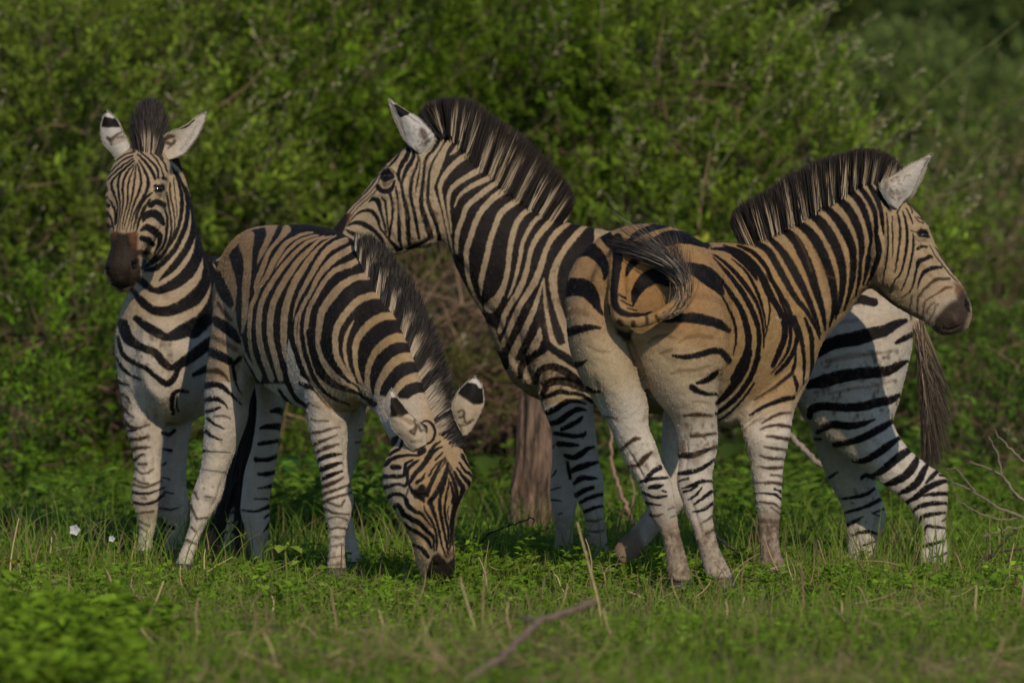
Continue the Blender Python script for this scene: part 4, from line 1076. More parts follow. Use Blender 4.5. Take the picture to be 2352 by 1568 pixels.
Z.build('''
@O
T .38,.245,.125 .75 190,150 ; 640,600
T .36,.23,.12 .8 60,90 ; 540,600
T .42,.28,.13 .8 110,170 ; 900,760
T .38,.25,.12 .85 90,140 ; 1000,1120
p .48,.46,.42 .7 20 ; 870,1080 935,1070 950,1180 930,1260 960,1320 930,1320 870,1150
p .70,.66,.63 .88 40 ; 400,900 540,860 800,900 960,920 960,1010 830,1000 840,1350 380,1350
p .50,.43,.33 .6 14 ; 720,870 830,880 860,940 780,985 720,940
p .50,.50,.50 .8 10 ; 660,790 680,800 705,850 715,940 660,925
p .54,.52,.5 .85 14 ; 545,790 590,860 660,940 560,960 545,870
p .54,.47,.40 .7 20 ; 740,1270 810,1270 810,1350 740,1350
@P
P .016,.013,.015 1 6 ; 180,600 300,350 520,130 900,60 1300,60 1560,180 1700,300 2000,680 2150,1000 2200,1300 2260,1700 2100,1800 1700,1750 1560,1640 1300,1640 1100,1640 980,1560 900,1640 560,1640 430,1400 380,1150 340,1000 300,900
l 100,120,110,60,50,40,36,26,14 ; 240,420 262,520 300,630 332,730 330,800 328,900 338,1000 362,1100 388,1200
l 110,140,94,75,80,75,65,60,50,16 ; 480,195 455,285 465,380 470,480 460,600 450,720 445,820 440,920 430,1020 412,1140
l 20,26,30,34,40 ; 402,1190 420,1290 460,1390 520,1480 580,1590
l 120,60,56,50,12 ; 700,105 680,200 640,290 600,370 565,458
l 84,50,36,40,50,50,50,40,8 ; 850,130 800,200 740,270 680,340 640,430 610,520 575,600 545,690 540,742
l 20,30,34,50,60,60,56,44,40,40,44,44,40,36,36,36,40 ; 1100,160 1000,180 900,230 830,280 770,370 720,450 680,540 620,640 575,700 545,790 505,880 490,980 484,1080 484,1180 495,1300 530,1420 590,1560
l 20,28,34,36,30,20,6 ; 1150,187 1050,212 960,252 880,322 820,390 770,460 738,512
l 16,24,36,40,44,46,50,52,52,54,54,54,54,56,60 ; 1210,200 1120,226 1030,272 930,360 860,440 800,510 730,610 660,720 610,830 585,930 575,1050 577,1150 592,1260 632,1400 700,1590
l 14,26,34,50,56,60,60,60,62,62,60,60,58,60 ; 1290,196 1180,232 1100,300 1020,380 940,470 880,560 820,650 770,740 720,850 695,960 685,1080 690,1180 712,1300 790,1590
l 14,20,34,50,60,66,66,66,70,70,66,60,40,10 ; 1330,192 1230,252 1150,322 1080,410 1020,500 960,590 910,690 870,790 840,900 825,1010 820,1120 820,1230 828,1340 836,1420
P .50,.49,.47 1 5 ; 868,1195 900,1300 940,1400 975,1500 985,1590 870,1640 858,1500 842,1420
l 60,70,60,56,56,50,44,36,24,16,6 ; 1425,238 1340,272 1250,332 1180,420 1130,500 1080,590 1030,680 980,770 945,860 925,930 915,1000
l 60,66,66,60,50,40,36,40,36,32,26,24,16,14,14,12 ; 1490,315 1400,362 1310,422 1230,502 1160,592 1110,692 1070,772 1020,852 985,930 950,992 935,1082 935,1182 945,1282 960,1382 978,1470 995,1500
l 20,20,26,34,34,44,54 ; 985,940 970,1050 965,1160 972,1250 990,1340 1020,1430 1075,1590
l 60,60,56,50,46,46,46,46,44,44,44,48,50,54,56 ; 1550,430 1480,470 1390,502 1310,542 1240,612 1180,702 1130,792 1080,882 1055,972 1040,1082 1045,1182 1060,1302 1090,1402 1130,1502 1170,1600
@Q
l 70,60,66,80,80,76,70,66,56,56,64,76,90,90 ; 660,510 560,522 470,562 390,622 320,702 260,782 210,872 190,982 180,1082 180,1182 200,1282 260,1392 340,1482 440,1600
l 60,66,70,70,70,70,64,60,60,60,50,44,40 ; 790,700 700,702 600,732 530,782 460,862 400,942 360,1022 345,1112 345,1202 360,1292 420,1402 490,1502 550,1580
l 10,30,34,34,34,26,16 ; 525,950 480,1032 450,1112 435,1212 445,1302 470,1402 530,1512
l 70,76,76,76,72,66,60,50,40,36,30 ; 925,900 830,902 750,932 680,982 620,1042 570,1112 545,1192 540,1282 545,1372 560,1452 590,1540
l 80,90,84,80,70,60,56,50,50 ; 1035,1120 950,1112 870,1142 800,1192 740,1252 700,1322 670,1402 660,1482 658,1568
l 80,90,90,84,76,64,56,44 ; 1120,1310 1030,1302 950,1332 880,1392 830,1462 790,1532 760,1610 752,1720
@R
l 40,36,22 ; 856,560 868,650 895,730
l 30,26,20,10 ; 745,430 790,590 860,690 905,745
l 50,40,36,34,30 ; 976,610 956,690 950,760 955,820 970,870
l 90,90,80,70,60 ; 1405,560 1310,562 1230,592 1170,642 1110,730
l 80,80,60,50 ; 1450,750 1370,752 1290,782 1230,840
l 70,60,50,40 ; 1530,888 1450,890 1370,912 1305,952
P .46,.37,.26 1 8 ; 250,480 330,560 480,560 560,610 730,640 745,700 800,860 720,900 620,900 480,900 330,720
d 60,66,70,76,70,50,36,26,30,50 ; 290,120 310,250 350,400 400,510 480,590 570,648 660,680 740,705 850,772 915,822
d 36,40,40,40,34,30,24,16 ; 220,170 240,300 280,430 330,560 390,650 470,730 560,780 680,830
d 110,90,60,34,24,14,10,8 ; 450,220 470,330 520,430 580,520 650,580 730,632 800,692 870,762
d 50,40,46,40,24,20,14,10 ; 110,170 150,300 190,420 230,510 280,600 340,690 430,800 490,860
s 10 .6 ; 440,740 540,840 640,890
s 10 .6 ; 480,720 600,800 700,850
s 8 .6 ; 540,860 640,950 680,1000
d 34,44,20 ; 200,620 260,645 322,682
b 8,8 ; 205,500 250,560 300,620
d 40,46,40,36,30 ; 20,420 60,560 100,670 160,770 255,842
d 26,30,26,20 ; -10,680 50,770 130,850 255,912
b 20,14,6 ; 262,812 300,820 390,862
d 14,12 ; 255,850 290,810
b 14 ; 280,965 360,985 470,985
b 26,26,18,8 ; 300,1100 400,1095 500,1060 585,1048
b 28,30,12 ; 330,1220 420,1180 560,1125
b 30,40,14 ; 360,1290 450,1250 580,1212
d 36,44,20 ; 370,1370 470,1330 600,1308
d 50,44,24 ; 405,1460 500,1425 605,1392
d 40,36,24 ; 425,1545 520,1510 605,1478
d 14 ; 740,1200 800,1190
d 14 ; 770,1085 815,1065
P .10,.095,.09 .5 20 ; 830,760 920,800 930,850 860,900 810,880
d 30,60 ; 850,770 920,815
@B
b 24,20,10 ; 1360,930 1430,905 1475,878
b 20,16,10 ; 1355,975 1430,950 1515,918
b 20,16,10 ; 1355,1020 1400,1000 1450,985 1525,963
b 10 ; 1370,1010 1420,1030 1460,1040 1480,1010
b 14,12,8 ; 1360,1050 1430,1080 1505,1085
b 8 ; 1390,1110 1450,1100 1500,1120
b 10 ; 1400,1170 1450,1160 1495,1170
b 10 .8 ; 1400,1215 1480,1210
b 10 .8 ; 1400,1265 1475,1255
b 10 .7 ; 1395,1330 1470,1320
b 8 .7 ; 1390,1370 1470,1365
@P
P .44,.34,.24 1 6 ; 150,700 250,800 320,980 390,1240 420,1400 340,1620 50,1620 70,1300 100,1050
p .0,.0,.0 0 2 ; 0,0 10,0 10,10
d 60,90,100,70 ; 175,560 195,650 235,760 295,850
b 36,40,36 .9 ; 180,850 230,930 300,1010
d 50,90,100,90,40 ; 120,985 180,1040 250,1090 320,1150 380,1225
b 40 .7 ; 110,1170 180,1210 260,1250 350,1305
d 90,90,80,60,40 ; 85,1320 160,1350 240,1390 310,1430 345,1440
d 30,40,30 ; 330,1450 370,1410 405,1378
d 30 ; 318,1425 325,1500 345,1590
@B
d 12,10,10,6 ; 860,240 865,310 880,370 905,412
b 24,30,16,8 ; 712,280 770,285 810,310 832,342
d 34,30,26,16,8 ; 698,365 760,360 800,375 850,420 905,472
d 24,26,16,8 ; 702,445 760,440 800,460 828,492
d 20,14 ; 712,510 750,500 782,488
d 18,14,8 ; 718,550 750,580 805,606
b 8 ; 750,540 800,535 842,550
d 18,16,8 ; 702,620 740,650 795,672
d 20,8,5 ; 682,730 740,735 840,740
b 6 ; 688,835 760,845 830,855
b 10 ; 640,960 660,1000
b 14,12,10 ; 610,1020 640,1080 652,1108
b 14,8 ; 625,1160 645,1182
b 14,8 ; 598,1230 650,1252
b 10 ; 650,1110 720,1105
b 8 ; 700,985 730,990
d 14,36,40 ; 1070,510 1110,505 1140,516
d 14,30,36 ; 1010,605 1060,595 1125,595
d 20,22,20 ; 1005,692 1050,685 1105,675
d 24,22,24 ; 985,780 1050,780 1105,760
d 16,24,22 ; 1000,860 1050,860 1100,845
d 8,20 ; 1000,940 1072,930
d 8,12 ; 980,1000 1055,1000
d 8,12,24 ; 900,1060 980,1070 1070,1038
d 12,14 ; 1035,1105 1068,1080
d 8,18 ; 1030,1182 1068,1130
@T
d 14,18,20,20,16,8 ; 430,545 480,520 505,460 490,400 440,365 390,385
d 10,24,20 ; 400,385 430,410 440,448
d 40,50,20 ; 180,540 200,510 222,488
d 20,24,24,18,16 ; 160,620 200,595 240,575 255,530 262,500
d 34,28,24,18,16,24 ; 130,695 170,660 230,635 310,625 380,625 410,595
d 40 ; 395,605 418,588
d 34 ; 185,715 235,715
d 30,28,26,26,22,14 ; 105,785 190,785 265,780 280,730 285,690 335,662
d 34,26,22,24,24,24,26,24,14 ; 110,870 180,850 240,845 280,855 300,820 295,770 300,730 340,690 382,663
d 34,26,24,26,34,30,22,16,10 ; 130,948 190,920 240,920 280,945 300,1000 350,1045 400,1065 440,1110 485,1172
d 34,28,30,36,36,32,28,24,16,10 ; 175,1028 215,1000 245,1020 270,1070 330,1105 390,1140 440,1190 490,1240 497,1310 497,1350
d 10,24,28,26,24,16 ; 255,1118 310,1170 370,1205 420,1240 460,1280 478,1322
d 26,28,34,24 ; 345,1298 400,1325 430,1360 452,1392
d 14 .8 ; 300,880 290,925
d 16,24,34,36,20 ; 305,840 330,890 360,930 400,950 422,972
d 22,30,34,34,30,10 ; 320,830 350,770 400,720 440,670 490,600 560,560
d 14,20,22,10 ; 420,680 460,610 500,555 548,518
d 24,20,8 ; 370,830 410,800 432,758
d 36,30,26,18,8 ; 440,920 470,850 500,780 540,700 582,638
d 14,14,8 ; 460,780 510,700 570,650
d 8 ; 500,810 550,720 590,660
d 14 ; 510,660 562,608
d 28,36,30,26,14 ; 460,985 520,900 560,820 590,740 602,688
d 36,28,20,18,16,14 ; 468,980 490,1040 520,1130 540,1220 560,1310 590,1392
d 20,28,22,10 ; 540,960 560,880 590,790 607,730
d 24,26,22,18,16,10 ; 540,960 545,1050 560,1130 580,1230 600,1330 606,1372
d 14,16,14,8 ; 580,1000 590,930 605,860 610,800
d 18,20,18,12 ; 575,1010 585,1100 605,1190 605,1290
d 8 ; 610,1010 600,1060 610,1110
d 14 ; 640,950 630,990
d 16,22,24,18,12,8 ; 620,830 640,900 650,980 635,1060 620,1140 610,1190
d 16,24,26,24,20,18,16,10 ; 610,740 640,800 665,880 670,950 655,1020 635,1120 625,1230 615,1342
d 20,34,36,20,14,10,10,10 ; 650,750 690,830 715,880 690,960 665,1030 650,1100 640,1200 635,1302
d 16,24,40 ; 670,720 720,790 775,842
d 14,20,26 ; 690,680 730,740 785,775
d 24,20,14 ; 710,625 740,680 768,720
d 10,16,18,18,18,12 ; 420,1010 440,1060 480,1120 510,1200 520,1280 515,1342
d 6 ; 652,1150 646,1280 640,1370
P .012,.010,.009 1 10 ; 340,880 370,880 400,900 440,905 430,960 390,955 345,915
P .016,.013,.012 1 8 ; 370,890 385,850 420,840 440,870 430,900 390,915
P .028,.02,.016 1 12 ; 478,1400 500,1372 530,1358 575,1400 600,1430 640,1395 655,1330 670,1450 650,1600 560,1620 420,1560 440,1500
P .10,.05,.025 .7 14 ; 560,1380 600,1420 640,1380 620,1330
d 30 .7 ; 580,660 625,730
@R
m .10,.07,.05 .5 110,9 ; 340,450 560,560 740,690 700,720 480,640
@B
m .12,.09,.06 .5 70,5 ; 640,900 790,900 700,1200 560,1350
m .12,.09,.06 .5 60,4 ; 1390,1200 1490,1200 1490,1430 1380,1430
''', (.46, .38, .28), '''
@P
c 12 50 ; 350,1180 400,1340 440,1440 500,1560
c -6 110 ; 420,420 400,560
c 4 60 ; 720,130 1000,150 1300,190 1480,240
c 5 70 ; 560,700 520,900 500,1100
@R
c 8 50 ; 200,520 290,610 410,770 520,880 640,960
c 8 36 ; 735,640 800,770 795,890
c 4 22 ; 560,740 640,800 720,860
c 4 22 ; 500,760 600,850 700,920
c 5 36 ; 600,1080 640,1300 640,1520
c 6 40 ; 860,700 920,810
@B
c -6 90 ; 1440,1010
c 4 24 ; 1470,1120 1450,1280
c 7 50 ; 880,290 895,400 930,520
c -6 70 ; 730,980
c 5 26 ; 800,880 770,990 720,1080
c 4 20 ; 690,1130 640,1240
c 4 30 ; 760,620 800,760
@T
c 9 60 ; 440,960 480,1000
c -8 80 ; 390,855
c 7 36 ; 330,905 400,965
c -5 40 ; 420,1020 470,1170 490,1330
c 6 50 ; 380,1120 430,1260 450,1380
c 6 40 ; 230,1060 300,1100 330,1180
c -6 70 ; 200,860
c 5 30 ; 590,740 600,900 605,1100
c 8 30 ; 500,1440 520,1470
''')
Z.eye('T', 404, 912, r=.018, sink=.85, flat=.6)
# mane seen from the near side and above: roots in a band across the crest, hair standing up and to the right
band = crom([(817,561,853,557,3,-34,.33),(834,606,880,589,4,-48,.31),(849,639,900,620,6,-56,.29),(877,683,928,664,10,-62,.25),(907,732,955,706,10,-64,.21),(933,784,975,752,14,-60,.17),(949,826,990,795,26,-50,.14),(968,866,1002,840,34,-42,.11),(981,911,1014,890,34,-36,.08),(998,957,1034,945,34,-28,.05),(1010,1007,1050,1000,26,-20,.02),(1026,1040,1056,1030,20,-18,.0)], 14)
R, T, C0, C1, smp = [], [], [], [], []
for i in range(8200):
    t = random.random() * (len(band) - 1.001); k = int(t); f = t - k; q = band[k] * (1 - f) + band[k + 1] * f
    sx = random.random(); x, y = q[0] + (q[2] - q[0]) * sx - 5 * (1 - sx), q[1] + (q[3] - q[1]) * sx + 3
    m = random.uniform(.8, 1.12) * (1 - .35 * sx)
    R.append(at(x, y, q[6] + .05 * sx)); T.append(at(x + q[4] * m + random.gauss(0, 2) + 4 * sx, y + q[5] * m + random.gauss(0, 4), q[6] + .02 + .05 * sx + random.gauss(0, .008)))
    smp.append((q[0] - 14, q[1] + 3, sx))
smp = np.array(smp); C0 = Z.colour(smp[:, :2]); lum = C0.sum(1, keepdims=True)
C0 = np.where((lum > .5) & (smp[:, 2:] < .34 + .05 * RNG.normal(size=(len(smp), 1))), C0 * .45 + np.array((.46, .40, .33)) * .55, np.array([[.02, .016, .015]])) * RNG.uniform(.75, 1.15, (len(smp), 1))
strands('mane', R, T, C0, np.tile((.018, .014, .012), (len(smp), 1)), Z.root, w=.0032, dark_from=.74)
make_ear(Z.root, 'T', [(330,600),(270,510),(195,430),(165,350),(120,270),(140,200),(172,142)], [(440,545),(430,450),(385,385),(310,310),(255,240),(215,185),(185,142)], -.02, 1, .26, '''
p .38,.36,.34 .85 12 ; 110,260 140,190 170,140 178,250 170,420 130,340
P .014,.010,.009 1 8 ; 172,190 215,190 262,240 312,308 250,338 176,338 168,260
w 24 .8 ; 172,150 190,180
d 6 ; 176,200 172,330
s 26,40 .6 ; 230,330 330,380
b 22,14 .85 ; 320,445 345,470
b 20,22,18,10 .85 ; 350,460 375,400 400,440 420,430
b 16 .85 ; 350,360 360,410 330,440
s 24 .5 ; 330,520 400,520
''', (.52, .44, .33))
make_ear(Z.root, 'T', [(712,482),(690,420),(660,350),(640,250),(690,140),(755,70),(800,46)], [(742,478),(770,440),(820,350),(864,250),(866,170),(850,90),(812,46)], .06, 1, .2, '''
P .012,.009,.009 1 8 ; 665,155 750,72 860,100 885,225 850,240 790,246 765,222 715,190
w 34 .9 ; 770,62 820,70 848,105
b 14 .9 ; 680,300 715,285 725,330 690,340
b 16 .85 ; 720,330 740,380 790,360
b 12 .85 ; 680,400 730,400 770,380
s 12 .6 ; 700,420 720,380
''', (.52, .43, .31))
for x1, x2, y, Y in ((402,440,1300,1.1),(573,617,1290,1.4),(749,796,1310,.48),(796,835,1296,.8)): Z.hoof(x1, x2, y, Y)
R, T, M, C0, C1 = [], [], [], [], []
for i in range(1800):
    k = random.random()
    if k < .72:
        p0 = fr('P', 1040 + random.gauss(0, 34), 440 + 0); p0 = (598 + random.gauss(0, 12), 900 + random.uniform(-40, 40))
        t = random.random(); p2 = (545 + random.gauss(0, 6), 1090 + 190 * t); pm = (566 + random.gauss(0, 14), 1010)
        Y = 1.52 + random.gauss(0, .02)
    else:
        p0 = (560 + random.gauss(0, 12), 1060 + random.uniform(-30, 30)); p2 = (484 + random.gauss(0, 8), 1230 + 75 * random.random()); pm = (516 + random.gauss(0, 8), 1150 + random.gauss(0, 8)); Y = 1.55 + random.gauss(0, .02)
    R.append(at(*p0, Y)); T.append(at(*p2, Y)); M.append(at(*pm, Y)); C0.append(np.array((.014, .011, .012)) * random.uniform(.6, 1.6)); C1.append(C0[-1])
strands('tail_hair', R, T, C0, C1, Z.root, w=.003, mid=np.array(M))

# ================================================================== zebra facing the viewer
Z = Zebra('zebra facing the viewer with dark muzzle and tall mane between spread ears', at(430, 1290, 2.0) * [1, 1, 0])
Z.tubes = [
    ring([(378,812,1.66,64,120),(380,800,1.78,110,165),(395,790,1.95,128,184),(446,772,2.1,142,184),(520,765,2.25,148,175),(596,765,2.42,140,174),(650,760,2.55,112,150),(680,760,2.63,60,90)], step=6),
    prof([(272,790,492,790,1.84,.16),(280,735,490,715,1.8,.15),(300,680,479,612,1.8,.135),(318,625,460,548,1.8,.122),(333,565,446,490,1.8,.112),(342,505,434,440,1.8,.10),(348,450,420,398,1.8,.09),(345,400,396,372,1.78,.08)], step=6),
    # head, nearly frontal
    prof([(280,345,376,345,1.66,.08),(264,372,390,374,1.6,.10),(249,402,390,402,1.56,.11),(243,430,384,432,1.52,.115),(243,458,378,462,1.48,.118),(244,486,374,494,1.44,.115),(247,516,368,526,1.41,.105),(253,545,348,556,1.38,.09),(254,570,330,576,1.36,.076),(246,595,326,596,1.34,.068),(239,620,326,620,1.33,.064),(244,642,324,640,1.34,.056),(258,658,310,660,1.36,.045)]),
    prof([(330,455,388,455,1.58,.07),(322,520,386,530,1.55,.085),(322,580,372,585,1.53,.06)]),                    # jaw at the right
    # forelegs
    prof([(268,800,395,810,1.84,.12),(270,865,388,870,1.84,.11),(281,925,386,930,1.84,.092),(289,980,378,980,1.84,.076),(302,1030,372,1030,1.84,.063),(309,1075,370,1075,1.84,.058),(304,1110,374,1110,1.84,.057),(303,1145,378,1145,1.84,.055),(311,1180,370,1178,1.84,.046),(318,1210,358,1210,1.84,.036),(317,1242,350,1242,1.84,.034),(314,1268,352,1268,1.84,.04)]),
    prof([(375,850,470,850,1.96,.10),(374,910,452,910,2.0,.085),(374,980,440,975,2.0,.07),(372,1040,431,1040,2.0,.06),(370,1100,428,1100,2.0,.056),(368,1145,431,1145,2.0,.053),(368,1185,434,1180,2.0,.046),(374,1215,425,1215,2.0,.037),(380,1246,419,1246,2.0,.035),(378,1266,421,1266,2.0,.04)]),
    # hind legs
    prof([(500,850,610,850,2.3,.14),(515,930,600,930,2.25,.11),(520,1000,590,1010,2.2,.09),(516,1070,565,1090,2.2,.062),(500,1130,545,1145,2.2,.052),(491,1180,543,1180,2.2,.046),(502,1222,541,1222,2.2,.037),(506,1252,542,1252,2.2,.038),(502,1272,546,1272,2.2,.044)]),
    prof([(560,850,640,850,2.35,.13),(570,940,640,940,2.3,.10),(575,1010,630,1015,2.3,.08),(566,1070,612,1085,2.3,.06),(556,1120,600,1135,2.3,.05),(556,1175,596,1175,2.3,.045),(565,1220,600,1220,2.3,.037),(568,1250,602,1250,2.3,.038),(564,1268,606,1268,2.3,.044)]),
]
Z.build('''
@O
T .42,.30,.18 .7 60,90 ; 305,480
T .46,.40,.32 .5 90,150 ; 420,620
p .69,.65,.62 .85 40 ; 250,760 490,740 660,900 860,900 860,1320 270,1320
p .52,.44,.35 .5 20 ; 330,760 400,740 440,840 380,900
p .36,.28,.20 .5 14 ; 296,1140 380,1140 370,1200 310,1200
@P
P .02,.016,.016 1 4 ; 60,380 240,380 300,620 140,640
l 14 ; 85,420 140,490 195,565
l 14 ; 140,445 235,402
l 10 ; 98,470 140,560 175,610
l 10 ; 190,470 240,450
@U
d 10,17,15,18,18,13,10,8,5 ; 330,510 270,560 225,610 205,680 210,770 220,850 215,930 205,1000 195,1060
d 8,15,17,18,16,12,8,5 ; 335,530 290,580 255,640 240,720 245,800 240,880 225,960 215,1050
d 8,12,14,15,15,12,9,5 ; 330,550 310,610 290,660 280,740 280,820 262,900 245,970 235,1050
d 8,13,15,17,14,12,9,5 ; 345,540 340,600 330,680 320,760 305,830 285,910 265,980 250,1050
d 10,18,20,20,16,13,9,5 ; 355,530 375,600 385,680 365,760 335,830 310,910 290,990 270,1060
d 10,20,24,24,19,15,11,6 ; 365,500 410,580 440,660 430,740 385,820 345,890 315,970 300,1060
d 14,22,22,20,12 ; 470,760 420,800 380,860 350,940 325,1045
d 14,26,24,20,12 ; 455,810 410,880 385,940 365,990 350,1055
d 12,20,26,20 ; 360,460 420,520 470,590 495,650
d 12,16,16,20 ; 380,440 450,500 510,570 520,640
d 12 ; 400,410 480,470 530,540 560,620
d 12 ; 420,390 500,450 560,520 590,590
d 12 ; 440,380 520,430 555,490
d 12,12,12,10 ; 320,470 250,500 180,560 110,635
d 10,14,14,12 ; 325,490 250,540 190,590 120,655
d 10 ; 330,440 260,460 190,505
d 10,14,14,18,20,16,12,12 ; 325,510 240,580 180,640 152,690 170,760 195,830 200,900 190,1000
d 12,12 ; 200,470 230,420
d 12,20,16,12 ; 118,790 160,850 185,920 180,1010
d 26 ; 105,840 130,860
d 40,16,12 ; 105,910 150,960 168,1045
d 30 ; 120,1010 140,1020
d 40,40,40 ; 460,855 500,830 562,850
d 10,50,60,56,24 ; 400,985 420,940 480,920 530,950 562,1005
d 20,50,56,44,26,16 ; 385,1050 430,1030 490,1060 530,1100 525,1160 490,1230
d 36,50,30 ; 390,1115 440,1130 482,1165
b 36,40,30 ; 345,1230 400,1225 452,1232
d 30,16 ; 410,1290 390,1350
d 12,18,20,20,20,16,10 ; 570,880 590,960 585,1060 570,1150 520,1230 460,1290 395,1355
d 16,16,16,16,20,20,16 ; 585,760 605,880 620,980 620,1080 590,1180 540,1250 465,1295
d 12,12,12,10,10,8 ; 610,680 615,780 640,900 650,1000 640,1080 610,1150
d 8 ; 640,640 650,760 665,880 665,950
d 14,18,26,30,26,26,20,20,16 ; 630,560 670,650 700,760 705,860 690,980 650,1100 600,1180 540,1270 430,1335
d 14,22,28,30,34,34,36,40,36,30 ; 660,590 710,690 745,800 750,900 735,1010 700,1100 650,1200 580,1280 500,1350 420,1362
d 14,26,40,46,50,50,50,12 ; 740,720 780,860 800,960 790,1080 750,1180 700,1260 620,1360 528,1442
d 14,36,60,80,90,80,56,40,50,50 ; 790,880 830,1040 840,1150 820,1270 750,1390 650,1470 540,1520 480,1520 420,1480 360,1425
d 24 ; 555,640 580,650
P .034,.024,.02 1 16 ; 140,1100 170,1062 260,1075 345,1062 358,1090 352,1190 372,1290 388,1380 330,1490 220,1530 150,1470 85,1330 108,1220
P .15,.06,.025 .8 18 ; 150,1060 205,1060 190,1110 150,1140
P .15,.06,.025 .8 20 ; 285,1080 360,1060 350,1210 310,1180
P .075,.055,.045 .7 14 ; 300,1290 340,1280 375,1340 340,1470 290,1490 310,1400
P .07,.052,.043 .6 14 ; 92,1310 110,1300 130,1400 160,1460 120,1430
P .06,.045,.038 .5 16 ; 190,1220 220,1220 225,1300 195,1300
P .004,.003,.003 1 6 ; 305,1290 352,1275 352,1350 318,1372
P .004,.003,.003 1 6 ; 96,1305 120,1310 140,1395 114,1390
d 8 ; 150,1470 220,1500 280,1490
P .012,.009,.008 1 8 ; 478,745 500,705 540,690 578,690 572,735 545,760 500,760
P .10,.05,.03 .8 8 ; 490,765 550,765 545,785 520,785
d 40,24 ; 95,700 115,740
@A
d 10,26,50,70,90,70,60,50,50,20 ; 790,1035 815,1146 830,1240 810,1338 745,1425 645,1485 545,1512 460,1492 400,1440 340,1365
d 10,30,50,80,100,90 ; 850,1160 872,1280 874,1400 848,1500 800,1575 740,1640
d 10,20,26,26 ; 880,1180 905,1260 915,1360 905,1460
d 14,10 ; 835,1160 850,1260
@B
d 30,50,50,40,70,80,60 ; 312,-10 380,40 440,75 490,95 560,70 640,30 730,-10
d 56,60,40,40,44,34,50,60,60 ; 240,20 270,100 340,150 420,182 460,230 510,265 570,240 640,192 730,125
d 16,24,26,24,26,34,30,24 ; 212,95 240,190 300,235 370,270 420,312 482,355 522,330 552,268
d 10,18,14,8 ; 202,205 240,270 290,310 345,332
d 22,16,8 ; 202,330 240,355 275,362
d 20,24,26,20,14 ; 520,520 515,470 520,420 550,395 605,400
d 10 ; 545,430 540,470 552,510
d 20,34,30 ; 638,306 690,280 725,262
b 10,14,8 ; 222,408 260,430 282,462
b 20,14,8 ; 240,488 270,520 302,546
b 20,20,12,8 ; 250,568 290,600 340,600 390,584
d 12 ; 265,620 312,615
b 20,20,12 ; 282,665 330,665 385,650
b 24,20,10 ; 298,720 330,715 388,710
d 24,14,8 ; 306,778 330,760 358,748
b 14 ; 328,805 370,805
b 8,12,10,6 ; 308,825 340,855 380,855 412,830
b 12 ; 298,880 340,910 382,916
b 12 ; 296,915 350,935 400,925 455,898
d 18,14,12,8 ; 292,960 340,970 400,965 472,934
d 14 ; 298,1015 350,1030 420,1015 472,968
b 6 ; 340,990 370,1000 350,975
b 10 ; 320,1080 370,1075 412,1070
b 8 ; 325,1120 360,1140 392,1150
b 8 ; 330,1150 370,1182
d 20 ; 462,630 500,640 528,618
d 14 ; 468,720 512,730
d 10,12,6 ; 446,1050 500,1060 552,1050
d 20 ; 448,1110 480,1150 522,1162
d 20 ; 452,1150 475,1195
d 8 ; 460,880 502,890
d 8 ; 470,960 522,970
d 10 ; 456,810 480,800
d 14,26 ; 812,980 875,932
d 14,20 ; 800,1010 875,983
d 8,22 ; 768,1045 880,1035
d 6,16 ; 778,1090 880,1070
d 8,14 ; 795,1140 880,1130
d 8,14 ; 805,1190 880,1180
d 8,12 ; 825,1230 880,1225
d 20,10 ; 1495,1150 1515,1180
d 8 ; 1490,1280 1560,1250
d 10 ; 1325,840 1345,860
@B
m .10,.07,.045 .5 70,5 ; 250,430 380,450 400,900 300,900
m .10,.07,.045 .5 60,6 ; 320,40 560,120 480,320 300,200
''', (.49, .40, .29), '''
@B
c 10 60 ; 480,110 482,250 488,400 492,500
c 8 50 ; 370,400 430,520 450,640
c 5 60 ; 240,150 300,380 330,480
c 5 30 ; 400,620 420,760 410,850
c -6 110 ; 380,930
c -5 70 ; 330,560
c 4 22 ; 380,1100 370,1220
c -6 100 ; 560,180
c -5 90 ; 370,250
@U
c 6 46 ; 470,800 530,810 580,790
c 6 36 ; 450,800 390,940 358,1060
c 5 36 ; 150,800 160,900 160,1040
c -8 60 ; 520,680
c -5 60 ; 260,560
c 10 34 ; 325,1300 330,1340
c 10 34 ; 116,1340 124,1370
c 6 18 ; 140,1470 220,1505 300,1485
c -6 70 ; 225,1440
c 8 40 ; 580,1140 490,1275 400,1360
c -4 50 ; 300,1150
c -4 40 ; 480,1010
c 5 40 ; 590,640 600,780 600,900
@A
c 5 60 ; 500,1320 560,1480
''')
Z.eye('U', 528, 722, r=.021)
Z.eye('U', 112, 712, r=.02, lid=False)
R, T, C0, C1 = [], [], [], []
for i in range(5200):                                  # forelock and poll mane seen from the front: a fan two hands wide
    a = random.gauss(0, .55); a = max(-1.15, min(1.15, a)); dp = random.random()
    x0, y0, Y = 340 + a * 21 + 4 * dp, 362 - 26 * dp + abs(a) * 6, 1.56 + .16 * dp
    ln = (48 + 66 * math.cos(a * 1.15)) * (.72 + .32 * dp) * random.uniform(.86, 1.06)
    th = a * .27 + random.gauss(0, .05)
    R.append(at(x0, y0 + 8, Y)); T.append(at(x0 + math.sin(th) * ln, y0 - math.cos(th) * ln, Y + .04 + random.gauss(0, .02)))
    band = math.sin((a + .06 * math.sin(dp * 9)) * 17) > -.25 and -.40 < a < .62 and dp < .85
    C0.append(np.array((.46, .36, .25) if band else (.02, .016, .014)) * random.uniform(.7, 1.2)); C1.append(np.array((.016, .012, .011)) * random.uniform(.7, 1.7))
strands('mane', R, T, C0, C1, Z.root, w=.003, dark_from=.72)
Z.mane([(372,362,398,350),(388,378,410,366),(404,400,418,392),(414,428,424,424),(424,452,430,448)], 1.86, 1.9, n=1800, inset=8, spread=.02)
